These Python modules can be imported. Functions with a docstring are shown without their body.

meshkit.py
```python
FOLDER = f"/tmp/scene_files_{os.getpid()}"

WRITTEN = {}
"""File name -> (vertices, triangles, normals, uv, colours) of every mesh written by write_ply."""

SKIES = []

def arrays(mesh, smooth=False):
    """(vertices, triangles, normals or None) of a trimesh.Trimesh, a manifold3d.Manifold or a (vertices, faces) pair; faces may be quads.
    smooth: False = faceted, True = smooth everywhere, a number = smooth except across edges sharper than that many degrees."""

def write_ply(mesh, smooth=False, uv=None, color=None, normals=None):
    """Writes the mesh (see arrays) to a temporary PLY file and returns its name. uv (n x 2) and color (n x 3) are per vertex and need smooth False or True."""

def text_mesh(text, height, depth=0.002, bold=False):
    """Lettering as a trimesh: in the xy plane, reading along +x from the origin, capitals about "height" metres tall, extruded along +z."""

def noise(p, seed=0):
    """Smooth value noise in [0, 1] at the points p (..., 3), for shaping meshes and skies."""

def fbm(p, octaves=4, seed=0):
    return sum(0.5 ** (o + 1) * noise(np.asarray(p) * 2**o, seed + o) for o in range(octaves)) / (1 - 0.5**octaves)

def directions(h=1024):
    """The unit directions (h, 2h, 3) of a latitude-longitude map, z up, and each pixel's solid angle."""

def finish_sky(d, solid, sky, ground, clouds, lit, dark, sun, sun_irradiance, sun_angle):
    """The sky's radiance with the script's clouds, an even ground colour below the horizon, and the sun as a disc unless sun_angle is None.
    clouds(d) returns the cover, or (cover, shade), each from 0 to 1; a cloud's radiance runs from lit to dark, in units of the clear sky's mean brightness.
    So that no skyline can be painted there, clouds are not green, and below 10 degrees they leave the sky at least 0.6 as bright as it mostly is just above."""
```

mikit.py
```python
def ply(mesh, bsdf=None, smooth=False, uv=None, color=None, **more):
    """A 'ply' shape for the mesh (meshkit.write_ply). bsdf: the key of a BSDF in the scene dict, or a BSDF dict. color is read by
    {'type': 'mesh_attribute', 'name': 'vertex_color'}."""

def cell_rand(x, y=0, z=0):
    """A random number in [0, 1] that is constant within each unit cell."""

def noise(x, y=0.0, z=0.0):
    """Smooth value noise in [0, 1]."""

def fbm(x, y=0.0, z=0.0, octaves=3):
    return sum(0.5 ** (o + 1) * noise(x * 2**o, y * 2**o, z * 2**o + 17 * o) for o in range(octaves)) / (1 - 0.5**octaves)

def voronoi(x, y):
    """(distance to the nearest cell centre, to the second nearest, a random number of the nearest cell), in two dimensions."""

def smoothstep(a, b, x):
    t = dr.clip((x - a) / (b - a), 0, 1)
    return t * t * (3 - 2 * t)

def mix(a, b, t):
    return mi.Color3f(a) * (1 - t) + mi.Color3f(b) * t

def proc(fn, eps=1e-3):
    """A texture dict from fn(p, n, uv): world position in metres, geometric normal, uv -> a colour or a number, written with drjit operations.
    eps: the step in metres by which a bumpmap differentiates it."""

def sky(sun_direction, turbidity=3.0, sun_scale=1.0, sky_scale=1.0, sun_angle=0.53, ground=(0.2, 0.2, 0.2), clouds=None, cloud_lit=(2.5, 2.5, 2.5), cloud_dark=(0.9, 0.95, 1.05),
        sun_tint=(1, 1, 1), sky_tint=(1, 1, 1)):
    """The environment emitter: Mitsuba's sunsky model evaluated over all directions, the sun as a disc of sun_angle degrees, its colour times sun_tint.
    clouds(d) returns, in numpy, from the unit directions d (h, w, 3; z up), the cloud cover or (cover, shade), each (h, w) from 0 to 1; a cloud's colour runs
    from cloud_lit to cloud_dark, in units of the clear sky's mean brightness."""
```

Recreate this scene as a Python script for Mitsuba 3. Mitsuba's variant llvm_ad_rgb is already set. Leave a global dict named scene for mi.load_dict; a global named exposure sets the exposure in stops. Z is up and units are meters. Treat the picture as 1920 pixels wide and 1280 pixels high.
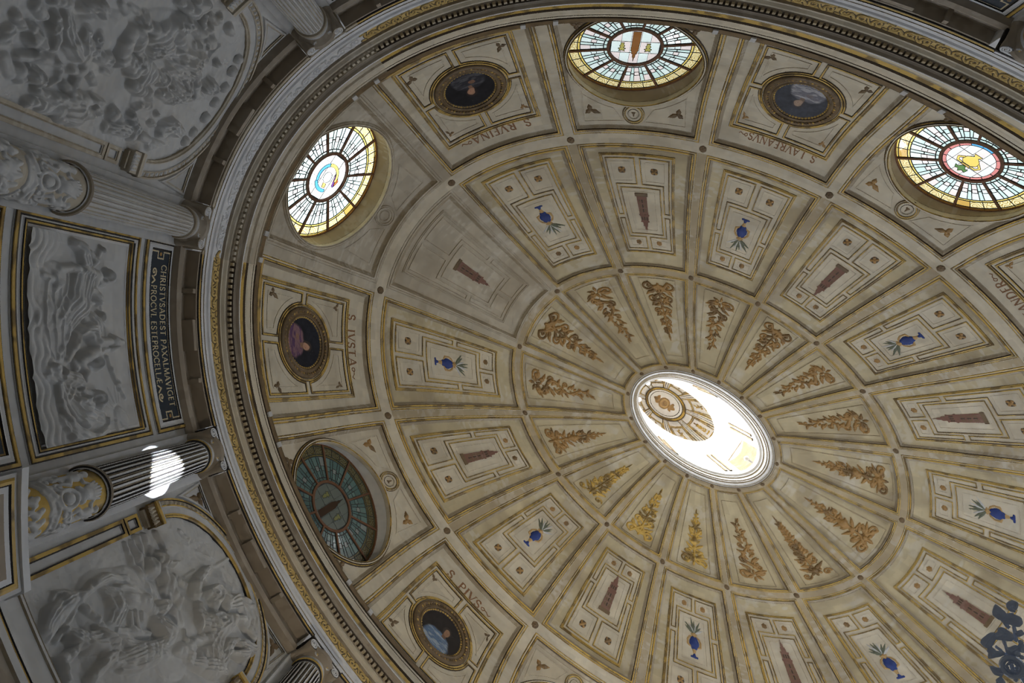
import math, random
import numpy as np, trimesh, shapely
import shapely.affinity as aff
import mitsuba as mi, drjit as dr
import mikit, meshkit
from mikit import noise, fbm, cell_rand, smoothstep, mix
from shapely.geometry import Polygon, Point, LineString, MultiPolygon, box
from scipy.interpolate import PchipInterpolator, CubicSpline

T = mi.ScalarTransform4f
scene, labels = {}, {}
PI = math.pi
H0 = 1.6                                   # eye height: every height below is given above the eye and lifted by this

# ------------------------------------------------------------------ camera
ROT = np.array([[-0.82982275, 0.55334111, 0.07216526], [-0.55535848, -0.83155164, -0.00994093], [0.05450842, -0.0483268, 0.99734315]])
EYE = np.array([3.29237693, 0.01750868, H0])
cm = np.eye(4)
cm[:3, 0], cm[:3, 1], cm[:3, 2], cm[:3, 3] = -ROT[0], -ROT[1], ROT[2], EYE
scene['camera'] = {'type': 'perspective', 'fov': math.degrees(2 * math.atan(960 / 1300.0)), 'fov_axis': 'x', 'near_clip': 0.05, 'far_clip': 200.0, 'to_world': T(cm.tolist())}
exposure = 0.75
SPOT = {'type': 'spot', 'intensity': {'type': 'rgb', 'value': [3600, 4000, 4600]}, 'cutoff_angle': 1.75, 'beam_width': 1.15}
ADDED_UPLIGHT = [230.0, 205.0, 165.0]             # radiance of the two added, unseen bowls that brighten the vault
WIN_SUN = 7.5                               # radiance of the round windows outside the picture
WIN_LANTERN = 6.0
# ------------------------------------------------------------------ the oval room in numbers
# semi-axes (a along x), height and a-b of the vault's profile, from its foot to the eye of the lantern
PROF = np.array([[7.71, 9.42, 2.44], [7.367, 10.37, 2.30], [6.98, 11.22, 2.20], [6.5, 11.704, 2.126], [3.964, 13.293, 1.415], [1.619, 13.7855, 0.674]])
SK = np.concatenate([[0], np.cumsum(np.hypot(*np.diff(PROF[:, :2], axis=0).T))])
fa, fz, fD = (CubicSpline(SK, PROF[:, 0]), CubicSpline(SK, PROF[:, 1]), PchipInterpolator(SK, PROF[:, 2]))
S0, SW, S2, S1, SR0 = SK[0], SK[1], SK[3], SK[4], SK[5]
TH = np.array([0.2591, 0.6972, 1.0802, 1.4269, 1.7564, 2.0771, 2.4406, 2.8877, 3.408, 3.8287, 4.2037, 4.5396, 4.8579, 5.2033, 5.5902, 6.0352])
DW = 2.494                                 # a-b on the walls and the cornice

def th2(i):
    a, b = TH[i % 16], TH[(i + 1) % 16]
    return a, b + (2 * PI if b < a else 0)

def vault(th, s):
    a = fa(s); b = a - fD(s)
    return np.stack([a * np.cos(th), b * np.sin(th), fz(s) + H0], -1)

def frame(fn, u, v, e=1e-3):
    P = fn(u, v)
    du = (fn(u + e, v) - fn(u - e, v)) / (2 * e)
    dv = (fn(u, v + e) - fn(u, v - e)) / (2 * e)
    n = np.cross(dv, du)
    n = n / np.maximum(np.linalg.norm(n, axis=-1, keepdims=True), 1e-9)
    s = np.sign((n * (np.array([0, 0, 6.0]) - P)).sum(-1, keepdims=True))
    return P, n * s, np.linalg.norm(du, axis=-1), np.linalg.norm(dv, axis=-1)

_hw = {}
def hwid(i, s):
    """half the width of segment i of the vault at s"""
    i %= 16
    if i not in _hw:
        a, b = th2(i); ss = np.linspace(S0 - .3, SR0 + .3, 60); t = np.linspace(a, b, 25)
        L = [np.linalg.norm(np.diff(vault(t, np.full(25, x)), axis=0), axis=1).sum() / 2 for x in ss]
        _hw[i] = (ss, np.array(L))
    return np.interp(s, *_hw[i])

class Seg:
    """panel chart of vault segment i: x to the right (seen from inside), y = s up the profile, d towards the room"""
    def __init__(self, i, dd=0.0): self.i = i % 16; self.a, self.b = th2(i); self.dd = dd
    def q(self, x, s): return x / hwid(self.i, s)
    def th(self, q): return (self.a + self.b) / 2 - q * (self.b - self.a) / 2
    def __call__(self, P):
        P = np.asarray(P, float); x, s, d = P[:, 0], P[:, 1], P[:, 2]
        B, n, _, _ = frame(vault, self.th(self.q(x, s)), s)
        return B + n * (d + self.dd)[:, None]

class Local:
    """true-metre chart on segment i about the point (q0, s0), turned by rot"""
    def __init__(self, i, q0, s0, rot=0.0, dd=0.0):
        self.seg = Seg(i, dd); self.q0, self.s0 = q0, s0
        _, _, du, dv = frame(vault, np.array([self.seg.th(q0)]), np.array([float(s0)]))
        self.ku = 1 / (du[0] * (self.seg.b - self.seg.a) / 2); self.kv = 1 / dv[0]; self.c, self.s = math.cos(rot), math.sin(rot)
    def to_seg(self, x, y):
        X, Y = self.c * x - self.s * y, self.s * x + self.c * y
        s = self.s0 + Y * self.kv
        return (self.q0 + X * self.ku) * hwid(self.seg.i, s), s
    def __call__(self, P):
        P = np.asarray(P, float); X, s = self.to_seg(P[:, 0], P[:, 1])
        return self.seg(np.stack([X, s, P[:, 2]], 1))

class Wall:
    """chart of the oval wall: x to the right along the wall from the angle t0, y = height above the eye, d towards the room"""
    def __init__(self, t0, a=7.60):
        self.a = a; t = t0 + np.linspace(-1.0, 1.0, 801); b = a - DW
        p = np.stack([a * np.cos(t), b * np.sin(t)], 1)
        L = np.concatenate([[0], np.cumsum(np.linalg.norm(np.diff(p, axis=0), axis=1))]); L -= L[400]
        self.t, self.L = t, L
    def th(self, x): return np.interp(-x, self.L, self.t)
    def x(self, th): return -np.interp(th, self.t, self.L)
    def __call__(self, P):
        P = np.asarray(P, float); t = self.th(P[:, 0]); a, b = self.a, self.a - DW
        p = np.stack([a * np.cos(t), b * np.sin(t), P[:, 1] + H0], 1)
        n = np.stack([-b * np.cos(t), -a * np.sin(t), 0 * t], 1); n /= np.linalg.norm(n, axis=1, keepdims=True)
        return p + n * P[:, 2:3]

def bay(i):
    a, b = th2(i); return Wall((a + b) / 2)
def rib_wall(k): return Wall(TH[k % 16])
# ------------------------------------------------------------------ materials
# palette: colour (linear), stain, broken gilding, roughness; a face picks its row with the whole part of uv.x
PAL = [
 ((.53, .47, .355), .48, 0, .65),   # 0 cream plaster
 ((.46, .39, .245), .85, 0, .65),   # 1 stained ochre plaster
 ((.48, .315, .075), .0, 1, .42),      # 2 gilding
 ((.060, .042, .024), .0, 0, .6),    # 3 dark brown line
 ((.455, .455, .445), .25, 0, .6),      # 4 grey wall stone
 ((.27, .225, .17), .25, 0, .7),    # 5 brown stone
 ((.009, .020, .034), .0, 0, .5),    # 6 deep blue
 ((.31, .18, .062), .0, .9, .42),     # 7 bronze gilding of the ornaments
 ((.17, .085, .06), .1, 0, .7),      # 8 brick red of the towers
 ((.02, .04, .17), .0, 0, .5),     # 9 vase blue
 ((.115, .125, .085), .0, 0, .6),    # 10 grey green leaves
 ((.40, .26, .11), .0, 0, .5),       # 11 tan gold of the vases
 ((.018, .016, .015), .0, 0, .6),    # 12 black line
 ((.52, .37, .13), .0, 0, .5),       # 13 yellow gilding of the frieze
 ((.58, .585, .59), .15, 0, .55),    # 14 pale stone
 ((.15, .10, .05), .0, 1, .5),     # 15 dark bronze leaf
 ((.14, .065, .032), .0, 0, .6),     # 16 iron bar, brown paint
 ((.030, .034, .034), .0, 0, .5),    # 17 lead
 ((.21, .105, .045), .0, 0, .6),     # 18 red brown lettering
 ((.37, .30, .19), .7, 0, .6),       # 19 pale ochre edge
 ((.42, .37, .285), .65, 0, .7),    # 20 bare stone of the vault
 ((.30, .25, .175), .5, 0, .7),      # 21 darker brown of recessed strips
 ((.72, .70, .66), .05, 0, .6),      # 22 white plaster of the lantern
 ((.55, .46, .30), .0, 0, .5),       # 23 pale gold letters
]

def pal_look(uv):
    k = dr.floor(uv.x)
    out = [mi.Float(0.3)] * 6
    for j, (c, s, g, r) in enumerate(PAL):
        on = dr.abs(k - j) < .5
        out = [dr.select(on, mi.Float(v), o) for v, o in zip((*c, s, g, r), out)]
    return out

def paint_col(p, n, uv):
    r, g, b, st, gl, _ = pal_look(uv)
    c = mi.Color3f(r, g, b)
    f1, f2 = fbm(p.x * 2.3, p.y * 2.3, p.z * 2.3, 3), fbm(p.x * 13 + 7, p.y * 13, p.z * 13, 2)
    c = c * (0.84 + .2 * f1 + .14 * f2)
    q = mi.Float(dr.atan2(p.y * 1.52, p.x)) * 17; v = p.z / .19; row = dr.floor(v)
    c = c * (1 + (.16 * (cell_rand(dr.floor(q + .5 * (row - 2 * dr.floor(row / 2))), row) - .5)) * dr.minimum(st * 2.2, 1))
    streak = smoothstep(.55, .75, noise(p.x * 9, p.y * 9, p.z * 30)) * smoothstep(.45, .6, noise(p.x * 2, p.y * 2, p.z * 2 + 40))
    c = mix(c, mi.Color3f(.56, .53, .46), streak * st * .6)
    pale = smoothstep(.56, .66, noise(p.x * 3.1 + 3, p.y * 3.1, p.z * 3.1)) * smoothstep(.35, .5, f2)
    c = mix(c, mi.Color3f(.53, .49, .41), pale * st * .5)
    dirt = smoothstep(.5, .72, fbm(p.x * 1.7 + 31, p.y * 1.7 + 5, p.z * 2.6, 3))
    c = mix(c, mi.Color3f(.24, .185, .115), dirt * st * .55)
    worn = smoothstep(.48, .64, fbm(p.x * 6, p.y * 6, p.z * 6 + 9, 3))
    c = mix(c, mi.Color3f(.10, .065, .03), worn * gl * .75)
    return c

def paint_rough(p, n, uv):
    return pal_look(uv)[5]

scene['paint'] = {'type': 'twosided', 'b': {'type': 'principled', 'base_color': mikit.proc(paint_col), 'roughness': mikit.proc(paint_rough), 'specular': 0.35}}

def glass(col, key):
    scene[key] = {'type': 'thindielectric', 'int_ior': 1.5, 'specular_transmittance': {'type': 'rgb', 'value': list(col)}, 'specular_reflectance': {'type': 'rgb', 'value': [.8, .8, .8]}}
    return key
GL = {k: glass(c, 'glass_' + k) for k, c in {'clear': (.80, .92, .88), 'pale': (.64, .83, .77), 'rose': (.88, .78, .74), 'gold': (.85, .66, .16), 'amber': (.62, .40, .10), 'pink': (.70, .26, .24), 'blue': (.10, .42, .72),
      'brown': (.22, .09, .025), 'olive': (.42, .38, .10), 'green': (.10, .22, .07), 'orange': (.80, .20, .05), 'purple': (.22, .08, .38)}.items()}
def band_fn(p, n, uv):
    d, e, w = mikit.voronoi(uv.x * 9, uv.y * 9)
    ring = dr.abs(dr.sin(d * 11))
    return mix(mi.Color3f(.42, .27, .05), mi.Color3f(.93, .86, .50), smoothstep(.3, .8, ring))
scene['glass_band'] = {'type': 'thindielectric', 'int_ior': 1.5, 'specular_transmittance': mikit.proc(band_fn)}
def solid(key, col, rough, spec=.5, **kw):
    scene[key] = {'type': 'twosided', 'b': {'type': 'principled', 'base_color': col if isinstance(col, dict) else {'type': 'rgb', 'value': list(col)}, 'roughness': rough, 'specular': spec, **kw}}
    return key
def teal_glass(key, tint, body, share=.42):
    """half translucent, half opalescent glass: it lets light through and scatters some of it back"""
    scene[key] = {'type': 'blendbsdf', 'weight': share, 'a': {'type': 'thindielectric', 'int_ior': 1.5, 'specular_transmittance': {'type': 'rgb', 'value': list(tint)}},
                  'b': {'type': 'twosided', 'b': {'type': 'principled', 'base_color': body if isinstance(body, dict) else {'type': 'rgb', 'value': list(body)}, 'roughness': .16, 'specular': .6}}}
    return key
DG = {'clear': teal_glass('opal_teal', (.55, .78, .74), (.26, .43, .41)), 'pale': teal_glass('opal_green', (.45, .70, .66), (.18, .33, .32)), 'rose': teal_glass('opal_grey', (.7, .78, .76), (.50, .56, .54)),
      'band': teal_glass('opal_band', (.6, .55, .30), mikit.proc(band_fn), .16), 'gold': teal_glass('opal_gold', (.7, .6, .25), (.40, .34, .12), .3), 'brown': teal_glass('opal_brown', (.22, .09, .03), (.16, .09, .06), .3),
      'mid': teal_glass('opal_pale', (.7, .8, .74), (.36, .42, .38), .36), 'olive': teal_glass('opal_olive', (.5, .5, .2), (.40, .41, .16), .5)}
solid('silver_dark', (.50, .56, .68), .45, metallic=.2)

# ------------------------------------------------------------------ mesh helpers
class MB:
    def __init__(self): self.v, self.f, self.c, self.n = [], [], [], 0
    def add(self, V, F, c, xy=None):
        V = np.asarray(V, float); F = np.asarray(F, int)
        if F.shape[1] == 4: F = np.vstack([F[:, [0, 1, 2]], F[:, [0, 2, 3]]])
        self.v.append(V); self.f.append(F + self.n); self.n += len(V)
        cc = np.broadcast_to(np.asarray(c, float), (len(V),)) + .5
        self.c.append(np.stack([cc, 0 * cc], 1) if xy is None else np.asarray(xy))
        return self
    def grid(self, P, c, closed=False):
        """P (n, m, 3): a quad grid; closed joins the last row to the first"""
        n, m = P.shape[:2]; i = np.arange(n if closed else n - 1)[:, None]; j = np.arange(m - 1)[None]
        a, b = i * m + j, ((i + 1) % n) * m + j
        q = np.stack([a + 0 * j, b + 0 * j, b + 1, a + 1], -1).reshape(-1, 4)
        return self.add(P.reshape(-1, 3), q, c if np.isscalar(c) else np.asarray(c).ravel())
    def dict(self, bsdf='paint', smooth=False, **kw):
        return mikit.ply((np.vstack(self.v), np.vstack(self.f)), bsdf, smooth, uv=np.vstack(self.c), **kw)

_taken = {}
def numbered(name):
    n = _taken.get(name, 0); _taken[name] = n + 1
    return name if n == 0 else f'{name}_{n:03d}'
def put(name, mb, parent=None, bsdf='paint', smooth=False, **kw):
    key = numbered(parent + '__' + name if parent else name)
    scene[key] = mb if isinstance(mb, dict) else mb.dict(bsdf, smooth, **kw)
    return key
def tag(key, label, cat=None, group=None, kind=None):
    d = labels.setdefault(key, {})
    if label: d['label'] = label
    if cat: d['category'] = cat
    if group: d['group'] = group
    if kind: d['kind'] = kind
    return key
def thing(name, label, cat, group=None):
    return tag(numbered(name), label, cat, group)
def structure(name, label):
    return tag(name, label, None, None, 'structure')

def dens(path, step, closed=True):
    P = np.asarray(path, float); Q = np.vstack([P, P[:1]]) if closed else P; out = []
    for a, b in zip(Q[:-1], Q[1:]):
        n = max(1, int(math.ceil(np.linalg.norm(b - a) / step)))
        out.append(a + (b - a) * (np.arange(n) / n)[:, None])
    if not closed: out.append(Q[-1:])
    return np.vstack(out)

def sweep(mb, chart, path, prof, cols, closed=True, scale=None):
    """a moulding along path; prof = (offset to the left, height), one colour per strip"""
    P = np.asarray(path, float); n = len(P)
    t = np.roll(P, -1, 0) - P
    if not closed: t[-1] = t[-2]
    t /= np.maximum(np.linalg.norm(t, axis=1, keepdims=True), 1e-9); tp = np.roll(t, 1, 0)
    if not closed: tp[0] = t[0]
    n1, n2 = np.stack([-tp[:, 1], tp[:, 0]], 1), np.stack([-t[:, 1], t[:, 0]], 1)
    m = (n1 + n2) / np.maximum(1 + (n1 * n2).sum(1, keepdims=True), .2)
    sc = np.ones(n) if scale is None else np.asarray(scale)
    for (o0, d0), (o1, d1), c in zip(prof[:-1], prof[1:], cols):
        G = np.stack([chart(np.column_stack([P + m * (o * sc)[:, None], np.full(n, d)])) for o, d in ((o0, d0), (o1, d1))], 1)
        mb.grid(G, c, closed)
    return mb

def tri(poly, edge):
    v, f = trimesh.creation.triangulate_polygon(poly, engine='earcut')
    v3 = np.column_stack([v, np.zeros(len(v))])
    if edge: v3, f = trimesh.remesh.subdivide_to_size(v3, f, edge, max_iter=12)
    return np.asarray(v3)[:, :2], np.asarray(f)

def slab(mb, chart, poly, d0, d1, c, edge=.15, cs=None):
    for g in getattr(poly, 'geoms', [poly]):
        if g.is_empty or g.area < 1e-7: continue
        g = shapely.geometry.polygon.orient(g)
        v, f = tri(g, edge)
        mb.add(chart(np.column_stack([v, np.full(len(v), d1)])), f, c)
        if d0 is not None:
            for r in [g.exterior, *g.interiors]:
                R = np.asarray(r.coords)[:-1]
                if edge: R = dens(R, edge)
                G = np.stack([chart(np.column_stack([R, np.full(len(R), d)])) for d in (d0, d1)], 1)
                mb.grid(G, c if cs is None else cs, True)
    return mb

def disc_path(cx, cy, rx, ry=None, n=48, a0=0.0):
    t = np.arange(n) / n * 2 * PI + a0
    return np.stack([cx + rx * np.cos(t), cy + (ry or rx) * np.sin(t)], 1)

def spiral(cx, cy, r0, turns, a0, sgn=1, n=26, rin=.12):
    u = np.linspace(0, 1, n); r = r0 * (1 - u * (1 - rin)); a = a0 + sgn * u * turns * 2 * PI
    return np.stack([cx + r * np.cos(a), cy + r * np.sin(a)], 1)

def strokes_hf(strokes, x0, x1, y0, y1, res, full=False, soft=0.0, thin=0.0, flat=False):
    """carved relief from strokes (points, radii, height factor): heights on a grid; outside the strokes the signed distance (negative) unless full"""
    nx, ny = int((x1 - x0) / res) + 2, int((y1 - y0) / res) + 2
    xs, ys = x0 + np.arange(nx) * res, y0 + np.arange(ny) * res
    E, H, A_ = np.full((ny, nx), -1.0), np.zeros((ny, nx)), np.zeros((ny, nx))
    for pts, rad, hf in strokes:
        pts = np.asarray(pts, float); rad = np.broadcast_to(np.asarray(rad, float), (len(pts),))
        for (ax, ay), (bx, by), ra, rb in zip(pts[:-1], pts[1:], rad[:-1], rad[1:]):
            R = max(ra, rb) + 3 * res
            i0, i1 = np.searchsorted(xs, [min(ax, bx) - R, max(ax, bx) + R]); j0, j1 = np.searchsorted(ys, [min(ay, by) - R, max(ay, by) + R])
            if i0 >= i1 or j0 >= j1: continue
            X, Y = xs[i0:i1][None], ys[j0:j1][:, None]
            L = (bx - ax) ** 2 + (by - ay) ** 2
            t = np.clip(((X - ax) * (bx - ax) + (Y - ay) * (by - ay)) / max(L, 1e-12), 0, 1)
            d = np.hypot(X - ax - t * (bx - ax), Y - ay - t * (by - ay)); r = ra + t * (rb - ra)
            if hf != .5001: E[j0:j1, i0:i1] = np.maximum(E[j0:j1, i0:i1], r - d)
            G = A_ if rad.max() < thin else H
            k = np.sqrt(np.maximum(r * r - d * d, 0))
            if flat and rad.max() >= thin: k = k * np.minimum(1, (.045 + .42 * np.maximum(r - .045, 0)) / np.maximum(r, 1e-6))
            if hf == .5001: k = k * .42
            if flat and G is H: G[j0:j1, i0:i1] += np.exp(48 * np.minimum(hf * k, .2)) - 1
            else: G[j0:j1, i0:i1] = np.maximum(G[j0:j1, i0:i1], hf * k)
    if flat: H = np.log1p(H) / 48
    H = H + A_
    if soft:
        from scipy.ndimage import gaussian_filter
        H = gaussian_filter(H, soft)
    return xs, ys, E, H

def relief_sheet(mb, chart, xs, ys, E, H, d0, c, keep=None, cap=None):
    """mesh of strokes_hf: only the quads that touch a stroke (their rims dip under the surface), or those where keep is True"""
    X, Y = np.meshgrid(xs, ys)
    D = d0 + (H if keep is not None else np.where(E > 0, np.minimum(H, cap or 9), np.maximum(E, -.012)))
    m = keep if keep is not None else E > 0
    q = m[:-1, :-1] | m[1:, :-1] | m[:-1, 1:] | m[1:, 1:]
    nx = len(xs); j, i = np.nonzero(q); a = j * nx + i
    F = np.stack([a, a + 1, a + nx + 1, a + nx], 1)
    use, F = np.unique(F, return_inverse=True); F = F.reshape(-1, 4)
    P = np.column_stack([X.ravel()[use], Y.ravel()[use], D.ravel()[use]])
    return mb.add(chart(P), F, c)

def ornament(chart, strokes, res, d0, c, mb=None, soft=.6, cap=None):
    a = np.vstack([np.asarray(s[0], float) for s in strokes]); r = max(np.max(s[1]) for s in strokes) + 2 * res
    xs, ys, E, H = strokes_hf(strokes, a[:, 0].min() - r, a[:, 0].max() + r, a[:, 1].min() - r, a[:, 1].max() + r, res, soft=soft)
    return relief_sheet(mb or MB(), chart, xs, ys, E, H, d0, c, cap=cap)

def leaf_strokes(x, y, ang, L, w, h=.5):
    c, s = math.cos(ang), math.sin(ang)
    return ([(x, y), (x + c * L * .45, y + s * L * .45), (x + c * L, y + s * L)], [w * .45, w, w * .12], h)

# Roman capitals for the painted lettering: strokes (thick or thin) in a box one unit tall
def arc_(cx, cy, rx, ry, a0, a1, n=14): t = np.radians(np.linspace(a0, a1, n)); return list(zip(cx + rx * np.cos(t), cy + ry * np.sin(t)))
K, N = .15, .075
GLYPH = {
 'A': (.78, [(N, [(.06, 0), (.40, 1)]), (K, [(.40, 1), (.72, 0)]), (N, [(.18, .34), (.60, .34)])], [(.06, 0), (.72, 0)]),
 'C': (.78, [(K * .85, arc_(.45, .5, .37, .46, 50, 310))], [(.70, .80), (.70, .18)]),
 'D': (.84, [(K, [(.14, 0), (.14, 1)]), (K * .85, [(.14, .96), (.35, .96)] + arc_(.35, .5, .38, .46, 90, -90) + [(.14, .04)])], []),
 'E': (.60, [(K, [(.14, 0), (.14, 1)]), (N, [(.14, .96), (.52, .96)]), (N, [(.14, .52), (.46, .52)]), (N, [(.14, .04), (.54, .04)])], []),
 'F': (.56, [(K, [(.14, 0), (.14, 1)]), (N, [(.14, .96), (.52, .96)]), (N, [(.14, .5), (.46, .5)])], [(.14, 0)]),
 'G': (.82, [(K * .85, arc_(.45, .5, .37, .46, 50, 310)), (K, [(.70, .06), (.70, .42)])], [(.70, .44)]),
 'H': (.82, [(K, [(.14, 0), (.14, 1)]), (K, [(.68, 0), (.68, 1)]), (N, [(.14, .5), (.68, .5)])], [(.14, 0), (.14, 1), (.68, 0), (.68, 1)]),
 'I': (.34, [(K, [(.17, 0), (.17, 1)])], [(.17, 0), (.17, 1)]),
 'L': (.58, [(K, [(.14, 0), (.14, 1)]), (N, [(.14, .04), (.54, .04)])], [(.14, 1)]),
 'M': (.94, [(N, [(.08, 0), (.16, 1)]), (K, [(.16, 1), (.47, .05)]), (N, [(.47, .05), (.78, 1)]), (K, [(.78, 1), (.86, 0)])], [(.08, 0), (.86, 0)]),
 'N': (.82, [(N, [(.12, 0), (.12, 1)]), (K, [(.12, 1), (.70, 0)]), (N, [(.70, 0), (.70, 1)])], [(.12, 0), (.70, 1)]),
 'O': (.90, [(K * .85, arc_(.45, .5, .37, .46, 0, 360, 26))], []),
 'P': (.62, [(K, [(.14, 0), (.14, 1)]), (K * .75, [(.14, .96), (.3, .96)] + arc_(.3, .71, .24, .25, 90, -90) + [(.14, .46)])], [(.14, 0)]),
 'R': (.72, [(K, [(.14, 0), (.14, 1)]), (K * .75, [(.14, .96), (.3, .96)] + arc_(.3, .72, .24, .24, 90, -90) + [(.14, .48)]), (K, [(.34, .48), (.66, 0)])], [(.14, 0), (.66, 0)]),
 'S': (.58, [(K * .85, arc_(.29, .73, .2, .23, 30, 270, 10) + arc_(.29, .26, .21, .23, 90, -150, 10))], [(.46, .82), (.10, .16)]),
 'T': (.70, [(K, [(.35, 0), (.35, 1)]), (N, [(.04, .96), (.66, .96)])], [(.35, 0)]),
 'U': (.78, [(K, [(.14, 1), (.14, .38)] + arc_(.39, .36, .25, .32, 180, 360) + [(.64, 1)])], [(.14, 1), (.64, 1)]),
 'V': (.74, [(K, [(.06, 1), (.38, 0)]), (N, [(.38, 0), (.68, 1)])], [(.06, 1), (.68, 1)]),
 'X': (.76, [(K, [(.08, 1), (.68, 0)]), (N, [(.08, 0), (.68, 1)])], [(.08, 1), (.68, 0), (.08, 0), (.68, 1)]),
 'Æ': (1.02, [(N, [(.04, 0), (.46, 1)]), (K, [(.52, 0), (.52, 1)]), (N, [(.18, .34), (.52, .34)]), (N, [(.46, .96), (.94, .96)]), (N, [(.52, .52), (.86, .52)]), (N, [(.52, .04), (.96, .04)])], [(.04, 0)]),
 '.': (.26, [(.16, [(.10, .06), (.13, .06)])], []), ' ': (.34, [], []),
 '~': (1.2, [(N, arc_(.25, .5, .18, .18, 0, 300, 12) + arc_(.55, .35, .22, .2, 150, 20, 8)), (N, [(.72, .45), (.95, .3), (1.1, .5)])], []),
}
def words(text, x, y, h, width=None):
    """polygons of a line of capitals, starting at (x, y), letter height h, squeezed or spread to the given width"""
    out, cx = [], 0.0
    for ch in text:
        adv, st, ser = GLYPH[ch]
        for w, pts in st: out.append(aff.translate(LineString(pts).buffer(w / 2, cap_style='flat', join_style='round'), cx))
        for sx, sy in ser: out.append(box(cx + sx - .13, sy - .03 if sy > .5 else sy, cx + sx + .13, sy if sy > .5 else sy + .03) if sy in (0, 1) else Point(cx + sx, sy).buffer(.085))
        cx += adv + .07
    g = shapely.union_all(out)
    return aff.translate(aff.scale(g, (width / cx) if width else h, h, origin=(0, 0)), x, y)
# ------------------------------------------------------------------ shell: floor, walls, cornice
def oval(a, th, z, D=DW):
    th = np.asarray(th, float); b = a - D
    return np.stack([a * np.cos(th), b * np.sin(th), np.broadcast_to(z + H0, th.shape)], -1)
FULL = np.linspace(0, 2 * PI, 193)[:-1]

class Ring:
    """chart along a horizontal ellipse (a, z): x = distance along it clockwise from t0, y = up, d = inwards"""
    def __init__(self, t0, a, D=DW): self.w = Wall(t0, a); self.D = D
    def __call__(self, P): return self.w(P)

def ring_sweep(mb, prof, cols, th, closed=False, D=DW):
    for (a0, z0), (a1, z1), c in zip(prof[:-1], prof[1:], cols):
        mb.grid(np.stack([oval(a0, th, z0, D), oval(a1, th, z1, D)], 1), c, closed)
    return mb

structure('floor', 'pale stone floor of the oval room')
m = MB(); t = FULL; r = np.array([0.02, .4, .8, 1.0])
m.grid(np.stack([np.stack([7.62 * q * np.cos(t), 5.13 * q * np.sin(t), 0 * t], -1) for q in r], 1), 4, True)
put('floor', m)
structure('wall_1', 'grey stone wall of the oval room below the cornice')
m = MB(); ring_sweep(m, [(7.6, -H0), (7.6, 2.0), (7.6, 4.4), (7.6, 7.40)], [4, 4, 4], FULL, True)
put('wall_1', m, smooth=True)

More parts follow.
